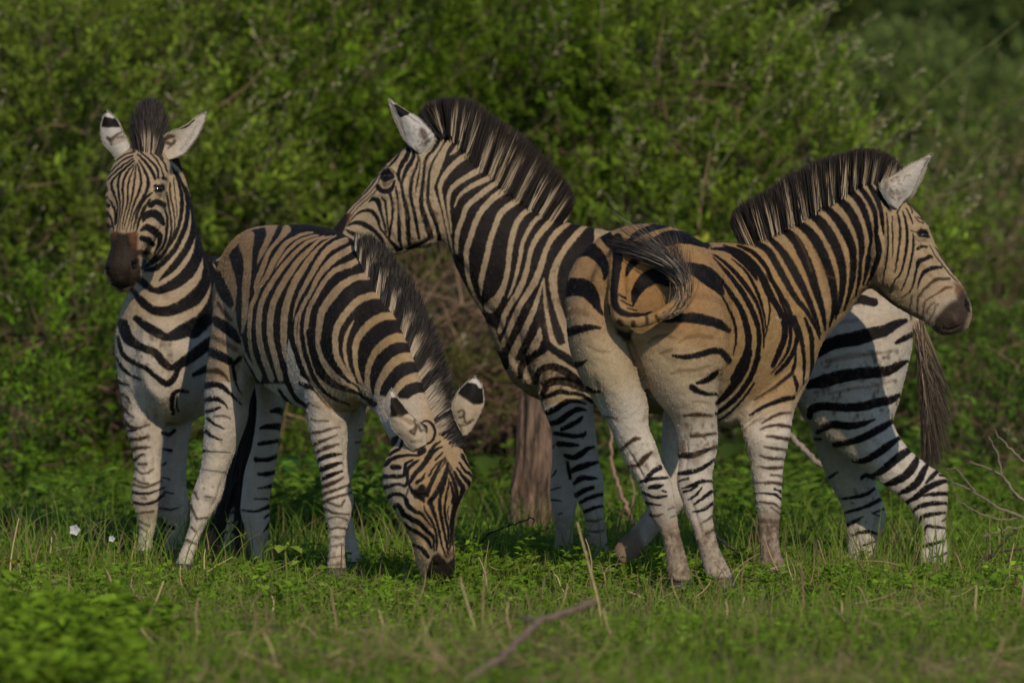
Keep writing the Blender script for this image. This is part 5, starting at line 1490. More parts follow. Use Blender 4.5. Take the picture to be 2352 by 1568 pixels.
make_ear(Z.root, 'U', [(215,540),(165,455),(95,370),(75,290),(80,210),(100,150),(120,132)], [(320,440),(275,345),(245,300),(215,230),(185,180),(155,150),(128,132)], 1.62, 1, .2, '''
P .012,.009,.009 1 8 ; 60,248 66,200 88,158 120,168 175,172 215,200 235,246 150,250
w 24 .8 ; 100,150 125,145 160,165
b 20,26,22,14 .9 ; 122,330 150,340 190,310 230,285
b 16 .8 ; 140,340 150,385
s 60 .45 ; 170,360 240,330
b 10 .8 ; 200,330 245,320
''', (.55, .53, .50))
make_ear(Z.root, 'U', [(470,420),(550,335),(610,290),(690,258),(745,230),(800,185),(850,150),(878,142)], [(580,510),(655,478),(720,452),(770,390),(820,320),(860,240),(882,180),(884,144)], 1.62, -1, .18, '''
p .60,.57,.53 .7 16 ; 745,235 870,145 885,190 800,360 710,455 640,470 700,330
d 10,14,10 ; 690,255 745,240 800,190
b 30,36,24 .9 ; 560,345 600,320 640,320
b 24,20 .9 ; 590,370 630,375 650,350
b 14 .8 ; 620,390 600,410
s 8 .5 ; 690,430 760,330 820,230
s 8 .4 ; 740,390 800,290
''', (.52, .46, .37))
for x1, x2, y, Y in ((314,352,1270,1.84),(378,421,1268,2.0),(502,546,1274,2.2),(564,606,1272,2.3)): Z.hoof(x1, x2, y, Y)

# ================================================================== setting: ground
def gz(x, y):
    return .012 * np.sin(x * 1.9 + 1.3 * np.sin(y * .8)) + .012 * np.sin(y * 1.4 + .9 * np.sin(x * 1.1 + 2)) - .012 + np.maximum(0, y - 30) * .012 * np.minimum(1, np.maximum(0, y - 30) / 60)

def ground():
    def grade(a, b, fine0, fine1, n, far):
        return np.unique(np.r_[-np.geomspace(-fine0, -a, far), np.linspace(fine0, fine1, n), np.geomspace(fine1, b, far)])
    xs = grade(-700, 700, -4, 4, 70, 24); ys = grade(-60, 1500, -9, 12, 150, 30)
    X, Y = np.meshgrid(xs, ys); V = np.stack([X, Y, gz(X, Y)], -1).reshape(-1, 3)
    nx = len(xs); i = np.arange(len(ys) - 1)[:, None] * nx; j = np.arange(nx - 1)[None]
    F = np.stack([i + j, i + j + 1, i + j + nx + 1, i + j + nx], -1).reshape(-1, 4)
    m, nt, b = newmat('soil_and_turf')
    tc = node(nt, 'ShaderNodeTexCoord')
    n1 = node(nt, 'ShaderNodeTexNoise', Scale=2.3, Detail=8, Roughness=.6); n2 = node(nt, 'ShaderNodeTexNoise', Scale=60, Detail=6, Roughness=.7)
    nt.links.new(tc.outputs['Object'], n1.inputs['Vector']); nt.links.new(tc.outputs['Object'], n2.inputs['Vector'])
    c1 = node(nt, 'ShaderNodeValToRGB'); e = c1.color_ramp.elements
    e[0].position, e[0].color, e[1].position, e[1].color = .36, (.035, .06, .012, 1), .66, (.085, .075, .035, 1)
    c2 = node(nt, 'ShaderNodeValToRGB'); e = c2.color_ramp.elements
    e[0].position, e[0].color, e[1].position, e[1].color = .3, (.25, .25, .25, 1), .7, (1.3, 1.3, 1.3, 1)
    mx = node(nt, 'ShaderNodeMix', data_type='RGBA', blend_type='MULTIPLY'); mx.inputs['Factor'].default_value = 1
    nt.links.new(n1.outputs['Fac'], c1.inputs['Fac']); nt.links.new(n2.outputs['Fac'], c2.inputs['Fac'])
    nt.links.new(c1.outputs['Color'], mx.inputs['A']); nt.links.new(c2.outputs['Color'], mx.inputs['B']); nt.links.new(mx.outputs['Result'], b.inputs['Base Color'])
    bp = node(nt, 'ShaderNodeBump', Strength=.7, Distance=.02); nt.links.new(n2.outputs['Fac'], bp.inputs['Height']); nt.links.new(bp.outputs['Normal'], b.inputs['Normal'])
    b.inputs['Roughness'].default_value = .9; b.inputs['Specular IOR Level'].default_value = .1
    o = mesh_np('ground', V, F, None, m, smooth=True); o['kind'] = 'structure'
ground()

def unit(v): return v / (np.linalg.norm(v, axis=-1, keepdims=True) + 1e-9)

def leaf_arrays(P, D, N, L, Wd, fold=.25):
    """diamond leaves: base P, direction D, normal N, length L, width Wd -> verts, quads"""
    S = unit(np.cross(D, N)); N = np.cross(S, D)
    L = L[:, None]; Wd = Wd[:, None]
    a = P; b = P + D * L * .45 - S * Wd / 2 + N * Wd * fold; c = P + D * L - N * L * .12; d = P + D * L * .45 + S * Wd / 2 + N * Wd * fold
    V = np.stack([a, b, c, d], 1).reshape(-1, 3)
    return V, np.arange(len(V)).reshape(-1, 4)

def leafcol(n, base, dv=.35, yel=.25):
    c = np.array(base) * np.exp(RNG.normal(size=(n, 1)) * dv)
    y = np.clip(RNG.normal(size=(n, 1)) * .5, 0, 1) * yel
    return np.clip(c * (1 - y) + np.array((.16, .17, .02)) * y, .002, .6)

def ribbon(P0, P1, sag, w, nseg=4, tip=.15):
    """blades from P0 to P1 bowed by vectors sag; verts and quads"""
    n = len(P0); ts = np.linspace(0, 1, nseg + 1)
    d = unit(P1 - P0); side = unit(np.cross(d, RNG.normal(size=(n, 3)) * .5 + np.array([0, -1., 0])))
    V = np.zeros((n, nseg + 1, 2, 3))
    for k, t in enumerate(ts):
        p = P0 * (1 - t) + P1 * t + sag * (4 * t * (1 - t)); ww = (w * (1 - (1 - tip) * t ** 1.6))[:, None] / 2
        V[:, k, 0] = p - side * ww; V[:, k, 1] = p + side * ww
    m = 2 * (nseg + 1)
    idx = np.arange(n)[:, None] * m + np.arange(nseg)[None] * 2
    return V.reshape(-1, 3), np.stack([idx, idx + 1, idx + 3, idx + 2], -1).reshape(-1, 4)

def scatter(n, x0, x1, y0, y1, dens=None):
    x, y = RNG.uniform(x0, x1, n), RNG.uniform(y0, y1, n)
    if dens is not None:
        k = RNG.random(n) < dens(x, y); x, y = x[k], y[k]
    return x, y

def patch(x, y, f=1.0, ph=0.0):
    return .5 + .25 * np.sin(x * 2.9 * f + 1.7 * np.sin(y * 2.1 * f + ph) + ph) + .25 * np.sin(y * 3.3 * f + 1.9 * np.sin(x * 1.7 * f + ph * 2))

# ------------------------------------------------------------------ ground cover of small leafy herbs
def herbs(name, label_kind, n, box, hgt, leaf, base, dens=None, stems=3, pairs=5, yel=.3):
    x, y = scatter(n, *box, dens)
    k = len(x)
    x, y = np.repeat(x, stems), np.repeat(y, stems); m = len(x)
    H = np.repeat(RNG.uniform(.55, 1.25, k), stems) * hgt * RNG.uniform(.6, 1.1, m)
    if hgt > .2: H *= .35 + 1.25 * np.repeat(patch(x[::stems], y[::stems], 1.1, 4.) ** 1.5, stems)
    if dens is not None: H *= .7 + .5 * np.repeat(patch(x[::stems], y[::stems], .6, 3.), stems)
    P0 = np.stack([x + RNG.normal(size=m) * .008, y + RNG.normal(size=m) * .008, gz(x, y) - .01], 1)
    lean = RNG.normal(size=(m, 3)) * np.array([.55, .55, 0]); lean[:, 2] = 1
    P1 = P0 + unit(lean) * H[:, None]
    sag = RNG.normal(size=(m, 3)) * .08 * H[:, None]
    Vs, Fs = ribbon(P0, P1, sag, np.full(m, .0028), 3, .6)
    ts = np.linspace(.3, 1.0, pairs); Vl, Cl = [], []
    pc = leafcol(m, base, .22, yel)
    for t in ts:
        for sgn in (-1, 1):
            a = RNG.uniform(0, 6.283, m) if t < .98 else RNG.uniform(0, 6.283, m)
            hor = np.stack([np.cos(a), np.sin(a), RNG.uniform(-.1, .7, m)], 1)
            P = P0 * (1 - t) + P1 * t + sag * (4 * t * (1 - t))
            N = unit(RNG.normal(size=(m, 3)) * .45 + np.array([.12, -.6, .85]))
            sc = RNG.uniform(.6, 1.25, m) * (1.15 - .4 * abs(t - .6))
            V, F = leaf_arrays(P, unit(hor), N, leaf[0] * sc, leaf[1] * sc)
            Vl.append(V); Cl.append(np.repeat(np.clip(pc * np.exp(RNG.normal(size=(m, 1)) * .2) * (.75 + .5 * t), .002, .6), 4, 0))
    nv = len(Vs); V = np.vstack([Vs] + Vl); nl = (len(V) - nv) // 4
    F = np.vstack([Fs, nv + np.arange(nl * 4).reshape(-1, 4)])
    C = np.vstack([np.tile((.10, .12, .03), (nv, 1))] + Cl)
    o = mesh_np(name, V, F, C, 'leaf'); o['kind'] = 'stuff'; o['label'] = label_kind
    return o

GREEN = (.130, .235, .020)
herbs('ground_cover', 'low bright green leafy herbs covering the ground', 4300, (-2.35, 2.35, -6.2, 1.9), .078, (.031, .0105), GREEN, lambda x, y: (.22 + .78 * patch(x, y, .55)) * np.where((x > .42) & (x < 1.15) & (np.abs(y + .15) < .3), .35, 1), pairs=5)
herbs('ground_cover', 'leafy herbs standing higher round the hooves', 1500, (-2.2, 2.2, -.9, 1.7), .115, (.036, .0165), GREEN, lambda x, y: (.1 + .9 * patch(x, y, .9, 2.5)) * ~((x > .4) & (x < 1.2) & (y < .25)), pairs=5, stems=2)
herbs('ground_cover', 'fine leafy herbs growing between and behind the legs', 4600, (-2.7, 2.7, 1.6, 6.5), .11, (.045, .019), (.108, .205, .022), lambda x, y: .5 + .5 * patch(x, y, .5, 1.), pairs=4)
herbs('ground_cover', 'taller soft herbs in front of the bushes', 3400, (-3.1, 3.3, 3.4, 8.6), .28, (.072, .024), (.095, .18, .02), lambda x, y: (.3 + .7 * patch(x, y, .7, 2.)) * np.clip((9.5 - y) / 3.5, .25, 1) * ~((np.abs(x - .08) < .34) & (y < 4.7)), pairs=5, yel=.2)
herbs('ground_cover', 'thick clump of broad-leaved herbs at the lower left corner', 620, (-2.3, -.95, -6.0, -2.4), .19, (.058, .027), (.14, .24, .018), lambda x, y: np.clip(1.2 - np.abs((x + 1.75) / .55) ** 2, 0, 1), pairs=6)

# ------------------------------------------------------------------ grass blades
def grass(n, box, h, base, label, w=.0032, lean=.42, dens=None):
    x, y = scatter(n, *box, dens); m = len(x)
    P0 = np.stack([x, y, gz(x, y) - .008], 1); H = h * RNG.uniform(.4, 1.3, m)
    d = RNG.normal(size=(m, 3)) * lean; d[:, 2] = 1
    P1 = P0 + unit(d) * H[:, None]; sag = np.zeros((m, 3)); sag[:, 2] = .12 * H; sag[:, :2] = -d[:, :2] * .1 * H[:, None]
    V, F = ribbon(P0, P1, sag, w * RNG.uniform(.6, 1.4, m), 4)
    C = leafcol(m, base, .3, .3); dry = RNG.random(m) < .2
    C[dry] = np.array((.26, .20, .11)) * RNG.uniform(.5, 1.2, (dry.sum(), 1))
    o = mesh_np('grass', V, F, np.repeat(C, 10, 0), 'grass'); o['kind'] = 'stuff'; o['label'] = label
grass(34000, (-2.35, 2.35, -6.3, 1.9), .115, (.145, .225, .030), 'short green grass with dry blades between the herbs', dens=lambda x, y: (.3 + .7 * patch(x, y, .8, 5.)) * np.where((x > .42) & (x < 1.15) & (np.abs(y + .15) < .3), .35, 1))
grass(19000, (-2.9, 3.0, 1.0, 8.2), .25, (.138, .228, .030), 'longer green grass behind the zebras', .0045, .4, dens=lambda x, y: .3 + .7 * patch(x, y, .7, 4.))

def thatch(n, box, label, dens):
    x, y = scatter(n, *box, dens); m = len(x)
    P0 = np.stack([x, y, gz(x, y) + RNG.uniform(0, .07, m)], 1); d = RNG.normal(size=(m, 3)); d[:, 2] = np.abs(d[:, 2]) * .45
    L = RNG.uniform(.05, .2, m); V, F = ribbon(P0, P0 + unit(d) * L[:, None], RNG.normal(size=(m, 3)) * .012, np.full(m, .0032), 4, .5)
    C = np.array((.29, .215, .125)) * np.exp(RNG.normal(size=(m, 1)) * .35)
    o = mesh_np('dry_grass', V, F, np.repeat(C, 10, 0), 'grass'); o['kind'] = 'stuff'; o['label'] = label
thatch(2600, (-1.2, .5, -6.2, -3.4), 'dead brown grass litter in the blurred foreground', lambda x, y: np.clip(patch(x, y, 1.2, 1.) * 1.3 - .2, 0, 1) * np.exp(-((x + .35) / .55) ** 2))
thatch(1000, (.8, 2.2, -6.3, -4.4), 'dead brown grass litter at the lower right corner', lambda x, y: np.clip(patch(x, y, 1.1, 3.) * 1.3 - .2, 0, 1))
thatch(3000, (-2.2, 2.2, -3.6, 2.5), 'thin dry straws scattered among the herbs', lambda x, y: np.clip(patch(x, y, 1.3, 6.) * 1.4 - .5, .08, 1))

# ------------------------------------------------------------------ single dry stalks
def px_ground(x, y):
    """point of flat ground seen at plan pixel"""
    Y = 896 * 28 / (y - 462) - 28
    return at(x, y, Y), Y

def merge(parts):
    V, F, C, n = [], [], [], 0
    for v, f, c in parts:
        V.append(v); F.append(np.asarray(f) + n); C.append(np.tile(c, (len(v), 1)) if np.ndim(c) == 1 else c); n += len(v)
    return np.vstack(V), np.vstack(F), np.vstack(C)

STALK = [(1095,1480,1060,1325),(1100,1470,1120,1310),(625,1470,608,1385),(350,1420,372,1335),(200,1280,205,1180),(1490,1430,1493,1350),(1385,1450,1330,1200),(1560,1400,1545,1330),(1700,1380,1712,1290),(2020,1290,2006,1100),(2232,1360,2190,1268),(1845,1440,1838,1290),(365,1500,308,1422),(1795,1345,1760,1240),
         (70,1330,98,1240),(20,1350,40,1190),(1290,1420,1300,1340),(2110,1400,2092,1330),(880,1470,872,1400),(770,1470,765,1350),(1640,1420,1660,1330),(1950,1450,1930,1380),(150,1290,120,1220),(530,1310,588,1268),(640,1540,605,1450),(1900,1330,1882,1240),(2160,1345,2150,1290),(1420,1490,1385,1400)]
STALK += [(x, y, x + random.gauss(0, 22), y - random.uniform(45, 110)) for x, y in [(random.uniform(0, 2352), 1290 + 200 * random.random() ** 1.4) for _ in range(46)]]
for i, (x0, y0, x1, y1) in enumerate(STALK):
    p, Y = px_ground(x0, y0)
    q = at(x1, y1, Y + random.uniform(-.06, .06))
    pts = [p + (q - p) * t + np.array([.006 * math.sin(5 * t + i), 0, .004 * math.sin(9 * t)]) for t in np.linspace(-.12, 1, 8)]
    V, F = tube(pts, [.0042, .0036, .0024], 6)
    tone = [(.46, .36, .20), (.34, .24, .14), (.22, .13, .09)][i % 3]
    o = mesh_np('dry_stalk', V, F, np.tile(np.array(tone), (len(V), 1)), 'stem', origin=p, smooth=True)
    where = 'left' if x0 < 800 else 'middle' if x0 < 1600 else 'right'
    tag(o, ['pale straw-coloured', 'thin tan', 'dull reddish-brown'][i % 3] + ' dry stalk standing in the low herbs', 'stalk', 'dry stalks standing in the grass')

# ------------------------------------------------------------------ grey dead stump behind the zebras
def stump():
    Y = 4.3
    t = thing('tree_stump', 'weathered grey-brown dead trunk standing behind the zebras', 'stump', at(1215, 1262, Y))
    st = [(1148,1262,1284,1266),(1160,1240,1272,1243),(1168,1190,1266,1195),(1176,1110,1268,1110),(1186,1040,1268,1030),(1192,970,1264,960),(1196,915,1258,905),(1208,880,1244,870)]
    C, A, B = [], [], []
    for x1, y1, x2, y2 in st:
        p, q = at(x1, y1, Y), at(x2, y2, Y); C.append((p + q) / 2); A.append((p - q) / 2); B.append(np.array([0, .085, 0]))
    V, F = loft(np.array(C), np.array(A), np.array(B), nseg=64, step=10, cap=.2)
    th = np.arctan2(V[:, 1] - Y, V[:, 0] - t['_w'][0]); z = V[:, 2]
    r = 1 + .09 * np.sin(th * 5 + z * 4 + np.sin(z * 7)) + .06 * np.sin(th * 13 + np.sin(z * 9) * 2.2) + .04 * np.sin(th * 27 + z * 6) + .04 * np.sin(z * 17 + th * 3) + .09 * np.exp(-((z - .42) / .05) ** 2 - ((th + 1.2) / .4) ** 2)
    cx = np.interp(z, [c[2] for c in C], [c[0] for c in C])
    V[:, 0] = cx + (V[:, 0] - cx) * r; V[:, 1] = Y + (V[:, 1] - Y) * r
    m, nt, b = newmat('weathered_bark')
    tc = node(nt, 'ShaderNodeTexCoord'); mp = node(nt, 'ShaderNodeMapping'); mp.inputs['Scale'].default_value = (26, 26, 3.2)
    n1 = node(nt, 'ShaderNodeTexNoise', Scale=1.6, Detail=8, Roughness=.7, Distortion=.6)
    nt.links.new(tc.outputs['Object'], mp.inputs['Vector']); nt.links.new(mp.outputs['Vector'], n1.inputs['Vector'])
    cr = node(nt, 'ShaderNodeValToRGB'); e = cr.color_ramp.elements
    e[0].position, e[0].color, e[1].position, e[1].color = .40, (.03, .018, .013, 1), .64, (.31, .205, .145, 1)
    nt.links.new(n1.outputs['Fac'], cr.inputs['Fac']); nt.links.new(cr.outputs['Color'], b.inputs['Base Color'])
    bp = node(nt, 'ShaderNodeBump', Strength=1.0, Distance=.02); nt.links.new(n1.outputs['Fac'], bp.inputs['Height']); nt.links.new(bp.outputs['Normal'], b.inputs['Normal'])
    b.inputs['Roughness'].default_value = .9
    me = bpy.data.meshes.new('trunk'); me.from_pydata((V - np.array(t['_w'])).tolist(), [], F); me.materials.append(m)
    me.polygons.foreach_set('use_smooth', np.ones(len(me.polygons), bool))
    o = bpy.data.objects.new('trunk', me); COL.objects.link(o); o.parent = t
    V, F = tube([at(1262, 1020, Y), at(1278, 1010, Y), at(1286, 985, Y - .03)], [.022, .012, .004], 8)
    mesh_np('broken_branch', V, F, None, m, t, smooth=True)
stump()

# ------------------------------------------------------------------ fallen and bare branches
def branch(name, label, Y, limbs, tone, cat='branch', rscale=1.0, group=None):
    parts = []
    for pts, r0, r1 in limbs:
        P = crom(np.array([at(x, y, Y + dy) for x, y, dy in pts]), 6)
        P += RNG.normal(size=P.shape) * .0025
        V, F = tube(P, [r0 * rscale, (r0 + r1) / 2 * rscale, r1 * rscale], 9)
        parts.append((V, F, np.tile(np.array(tone), (len(V), 1)) * RNG.uniform(.8, 1.2, (len(V), 1))))
    V, F, C = merge(parts)
    o = mesh_np(name, V, F, C, 'stem', origin=parts[0][0][0], smooth=True); tag(o, label, cat, group); return o

branch('fallen_branch', 'thick forked grey-brown dead branch lying in the near grass', -5.2,
       [([(1040,1590,-.45),(1085,1552,-.35),(1150,1510,-.2),(1212,1450,0),(1240,1425,.1),(1300,1408,.2),(1362,1380,.3)], .014, .010), ([(1236,1428,.1),(1215,1420,.15),(1190,1418,.2)], .008, .006)], (.165, .12, .095))
branch('dry_branch', 'pale bare dry branch leaning at the right edge of the grass', 2.2,
       [([(2420,1240,0),(2352,1190,0),(2290,1165,0),(2240,1130,.1),(2185,1105,.1)], .008, .003), ([(2420,1200,.1),(2340,1140,.1),(2300,1090,.15),(2230,1060,.2)], .008, .003), ([(2352,1060,.1),(2310,1020,.1),(2282,985,.1)], .005, .002),
        ([(2300,1090,.1),(2290,1040,.1),(2270,1000,.1)], .004, .002), ([(2352,1190,0),(2280,1190,0),(2200,1150,0)], .005, .002), ([(2260,1230,0),(2330,1210,0),(2400,1215,0)], .006, .003), ([(2240,1130,.1),(2200,1080,.1),(2175,1075,.1)], .003, .0015)], (.22, .175, .145))
branch('dark_twig', 'dark twisted twig clump on the ground at the right edge', 1.2,
       [([(2240,1300,0),(2290,1265,0),(2310,1235,0),(2335,1222,0)], .010, .004), ([(2290,1265,0),(2330,1262,0),(2370,1250,0)], .006, .003), ([(2310,1240,0),(2295,1205,0)], .004, .002)], (.06, .045, .04), 'twig')
branch('dark_twig', 'thin black thorny twig arching beside the muzzle of the grazing zebra', 1.9,
       [([(1095,1285,0),(1102,1250,0),(1130,1222,0),(1175,1205,0),(1222,1190,0),(1226,1200,0)], .006, .0025), ([(1180,1250,0),(1220,1230,0),(1270,1210,0)], .003, .0015), ([(1130,1222,0),(1140,1200,0)], .002, .001)], (.03, .028, .03), 'twig')
branch('bare_sapling', 'bent bare brown stem rising behind the hind legs of the tawny zebra', 3.4,
       [([(1462,1210,0),(1440,1165,0),(1420,1120,0),(1405,1060,0),(1404,1000,0),(1400,955,0)], .011, .007), ([(1450,1185,0),(1455,1130,0),(1448,1090,0)], .005, .003), ([(1496,1220,.1),(1500,1160,.1),(1494,1120,.1)], .006, .003)], (.27, .19, .14), 'sapling')
branch('curved_branch', 'smooth curved grey branch behind the tawny zebra front leg', 3.2,
       [([(1900,1072,0),(1876,1062,0),(1850,1035,0),(1826,1010,0),(1800,985,0)], .013, .012)], (.26, .22, .19))
branch('dark_twig', 'fine dark spiny twig lying between the legs of the tawny zebra', .9,
       [([(1640,1222,0),(1680,1260,0),(1710,1295,0),(1760,1330,0)], .003, .002), ([(1680,1260,0),(1700,1262,0)], .002, .001), ([(1710,1295,0),(1700,1320,0)], .002, .001)], (.05, .05, .045), 'twig')

# ------------------------------------------------------------------ single young plants
def broad_plant(label, x, y, h, n_leaf, leaf_len, spread, colr, cat='plant', name='young_plant', up=.5):
    p, Y = px_ground(x, y)
    t = thing(name, label, cat, p)
    top = p + np.array([0, 0, h])
    V, F = tube([p + np.array([0, 0, -.02]), p + np.array([.006, 0, h * .5]), top], [.006, .0045], 8)
    mesh_np('stem', V, F, np.tile((.13, .16, .03), (len(V), 1)), 'stem', t, smooth=True)
    for k in range(n_leaf):
        a = k / n_leaf * 6.283 + .3
        d = np.array([math.cos(a), math.sin(a) * .8, up * (.6 + .5 * random.random())]); d = d / np.linalg.norm(d)
        q = top + d * spread * random.uniform(.8, 1.1)
        stalk = tube([top - np.array([0, 0, .004]), (top + q) / 2 + np.array([0, 0, .006]), q], [.003, .002], 6)
        dd = np.array([d[0], d[1], -.12]); dd /= np.linalg.norm(dd); s = np.cross(dd, [0, 0, 1.]); s /= np.linalg.norm(s); nn = np.cross(s, dd)
        rows = []
        for u in np.linspace(0, 1, 7):
            wv = leaf_len * .42 * math.sin(math.pi * min(.97, u * .85 + .12)) * (1 + .18 * math.sin(u * 22))
            for v in (-1, -.5, 0, .5, 1):
                rows.append(q + dd * leaf_len * u + s * wv * v + nn * (abs(v) * wv * .28 - .25 * leaf_len * u * u))
        fo = [[i * 5 + j, i * 5 + j + 1, i * 5 + j + 6, i * 5 + j + 5] for i in range(6) for j in range(4)]
        V2, F2, C2 = merge([(stalk[0], stalk[1], np.array((.13, .17, .03))), (np.array(rows), fo, np.array(colr) * random.uniform(.8, 1.2))])
        mesh_np('leaf', V2, F2, C2, 'leaf', t, smooth=True)
    return t
broad_plant('pale green seedling with an umbrella of lobed leaves between the zebra legs', 655, 1368, .17, 6, .06, .035, (.26, .36, .05), up=.8)
broad_plant('blurred pale green seedling with drooping leaves in front of the grazing muzzle', 1052, 1470, .14, 5, .06, .03, (.22, .30, .05))
broad_plant('large round-leaved green plant in the lower left herbs', 150, 1500, .09, 7, .075, .05, (.045, .14, .03), up=.2)
broad_plant('yellowing small plant at the left edge of the grass', 30, 1378, .14, 7, .035, .02, (.24, .22, .03), up=.9)
broad_plant('small round-leaved plant in the grass below the grazing zebra', 605, 1475, .05, 5, .045, .03, (.04, .12, .03), up=.3)
broad_plant('broad-leaved green plant behind the stump', 1145, 1215, .28, 9, .16, .12, (.075, .125, .02), up=.6)
broad_plant('broad-leaved green plant behind the tawny zebra hind legs', 1500, 1200, .30, 10, .15, .12, (.075, .13, .022), up=.7)
broad_plant('broad-leaved bluish green plant left of the tawny zebra front leg', 1700, 1190, .30, 9, .17, .12, (.07, .12, .025), up=.6)
broad_plant('broad-leaved green plant between the legs of the grazing zebra', 690, 1210, .25, 9, .13, .1, (.05, .13, .03), up=.8)
broad_plant('bright leafy plant behind the striding hind legs at the right', 2040, 1240, .22, 9, .11, .08, (.06, .14, .03), up=.8)

def flower(label, x, y, h, r):
    p, Y = px_ground(x, y); t = thing('white_flower', label, 'flower', p)
    top = p + np.array([0, 0, h]); V, F = tube([p, top], [.002, .0015], 6); mesh_np('stem', V, F, np.tile((.08, .12, .03), (len(V), 1)), 'stem', t)
    for k in range(5):
        a = k * 1.2566; d = np.array([math.cos(a), -.5, math.sin(a)]); d /= np.linalg.norm(d); s = np.cross(d, [0, -1., .2]); s /= np.linalg.norm(s)
        V = np.array([top, top + d * r * .6 - s * r * .4, top + d * r, top + d * r * .6 + s * r * .4]); mesh_np('petal', V, [[0, 1, 2, 3]], np.tile((.75, .76, .75), (4, 1)), 'leaf', t)
flower('larger white flower in the grass at the left', 172, 1332, .20, .027)
flower('smaller white flower in the grass near the left foreleg', 257, 1332, .165, .016)

# ================================================================== bushes and trees behind
def sprays(O, D, L, nleaf, leaf, base, cvar=.3, yel=.25, droop=.35, stemw=.004):
    """leafy twigs: origins O, directions D, lengths L -> (leaf verts, quads, colours), (stem verts, quads)"""
    n = len(O); up = np.array([0, 0, 1.])
    sag = unit(np.cross(D, RNG.normal(size=(n, 3)))) * (L * .08)[:, None] + up * (L * droop * .25)[:, None]
    T = O + D * L[:, None] - up * (L * droop * .5)[:, None]
    Vl, Cl = [], []
    pc = leafcol(n, base, cvar, yel)
    for t in np.linspace(.12, 1, nleaf):
        P = O * (1 - t) + T * t + sag * (4 * t * (1 - t))
        ang = RNG.uniform(0, 6.283, n)
        a1 = unit(np.cross(D, up + RNG.normal(size=(n, 3)) * .2)); a2 = np.cross(a1, D)
        dr = unit(a1 * np.cos(ang)[:, None] + a2 * np.sin(ang)[:, None] + D * 1.0 + RNG.normal(size=(n, 3)) * .2)
        N = unit(RNG.normal(size=(n, 3)) * .6 + np.array([.2, -.95, .7]))
        sc = RNG.uniform(.6, 1.3, n) * (1.1 - .35 * t)
        V, _ = leaf_arrays(P, dr, N, leaf[0] * sc, leaf[1] * sc)
        Vl.append(V); Cl.append(np.repeat(np.clip(pc * np.exp(RNG.normal(size=(n, 1)) * .18), .002, .6), 4, 0))
    V = np.vstack(Vl); Vs, Fs = ribbon(O - D * .05, T, sag, np.full(n, stemw), 3, .4)
    return (V, np.arange(len(V)).reshape(-1, 4), np.vstack(Cl)), (Vs, Fs)

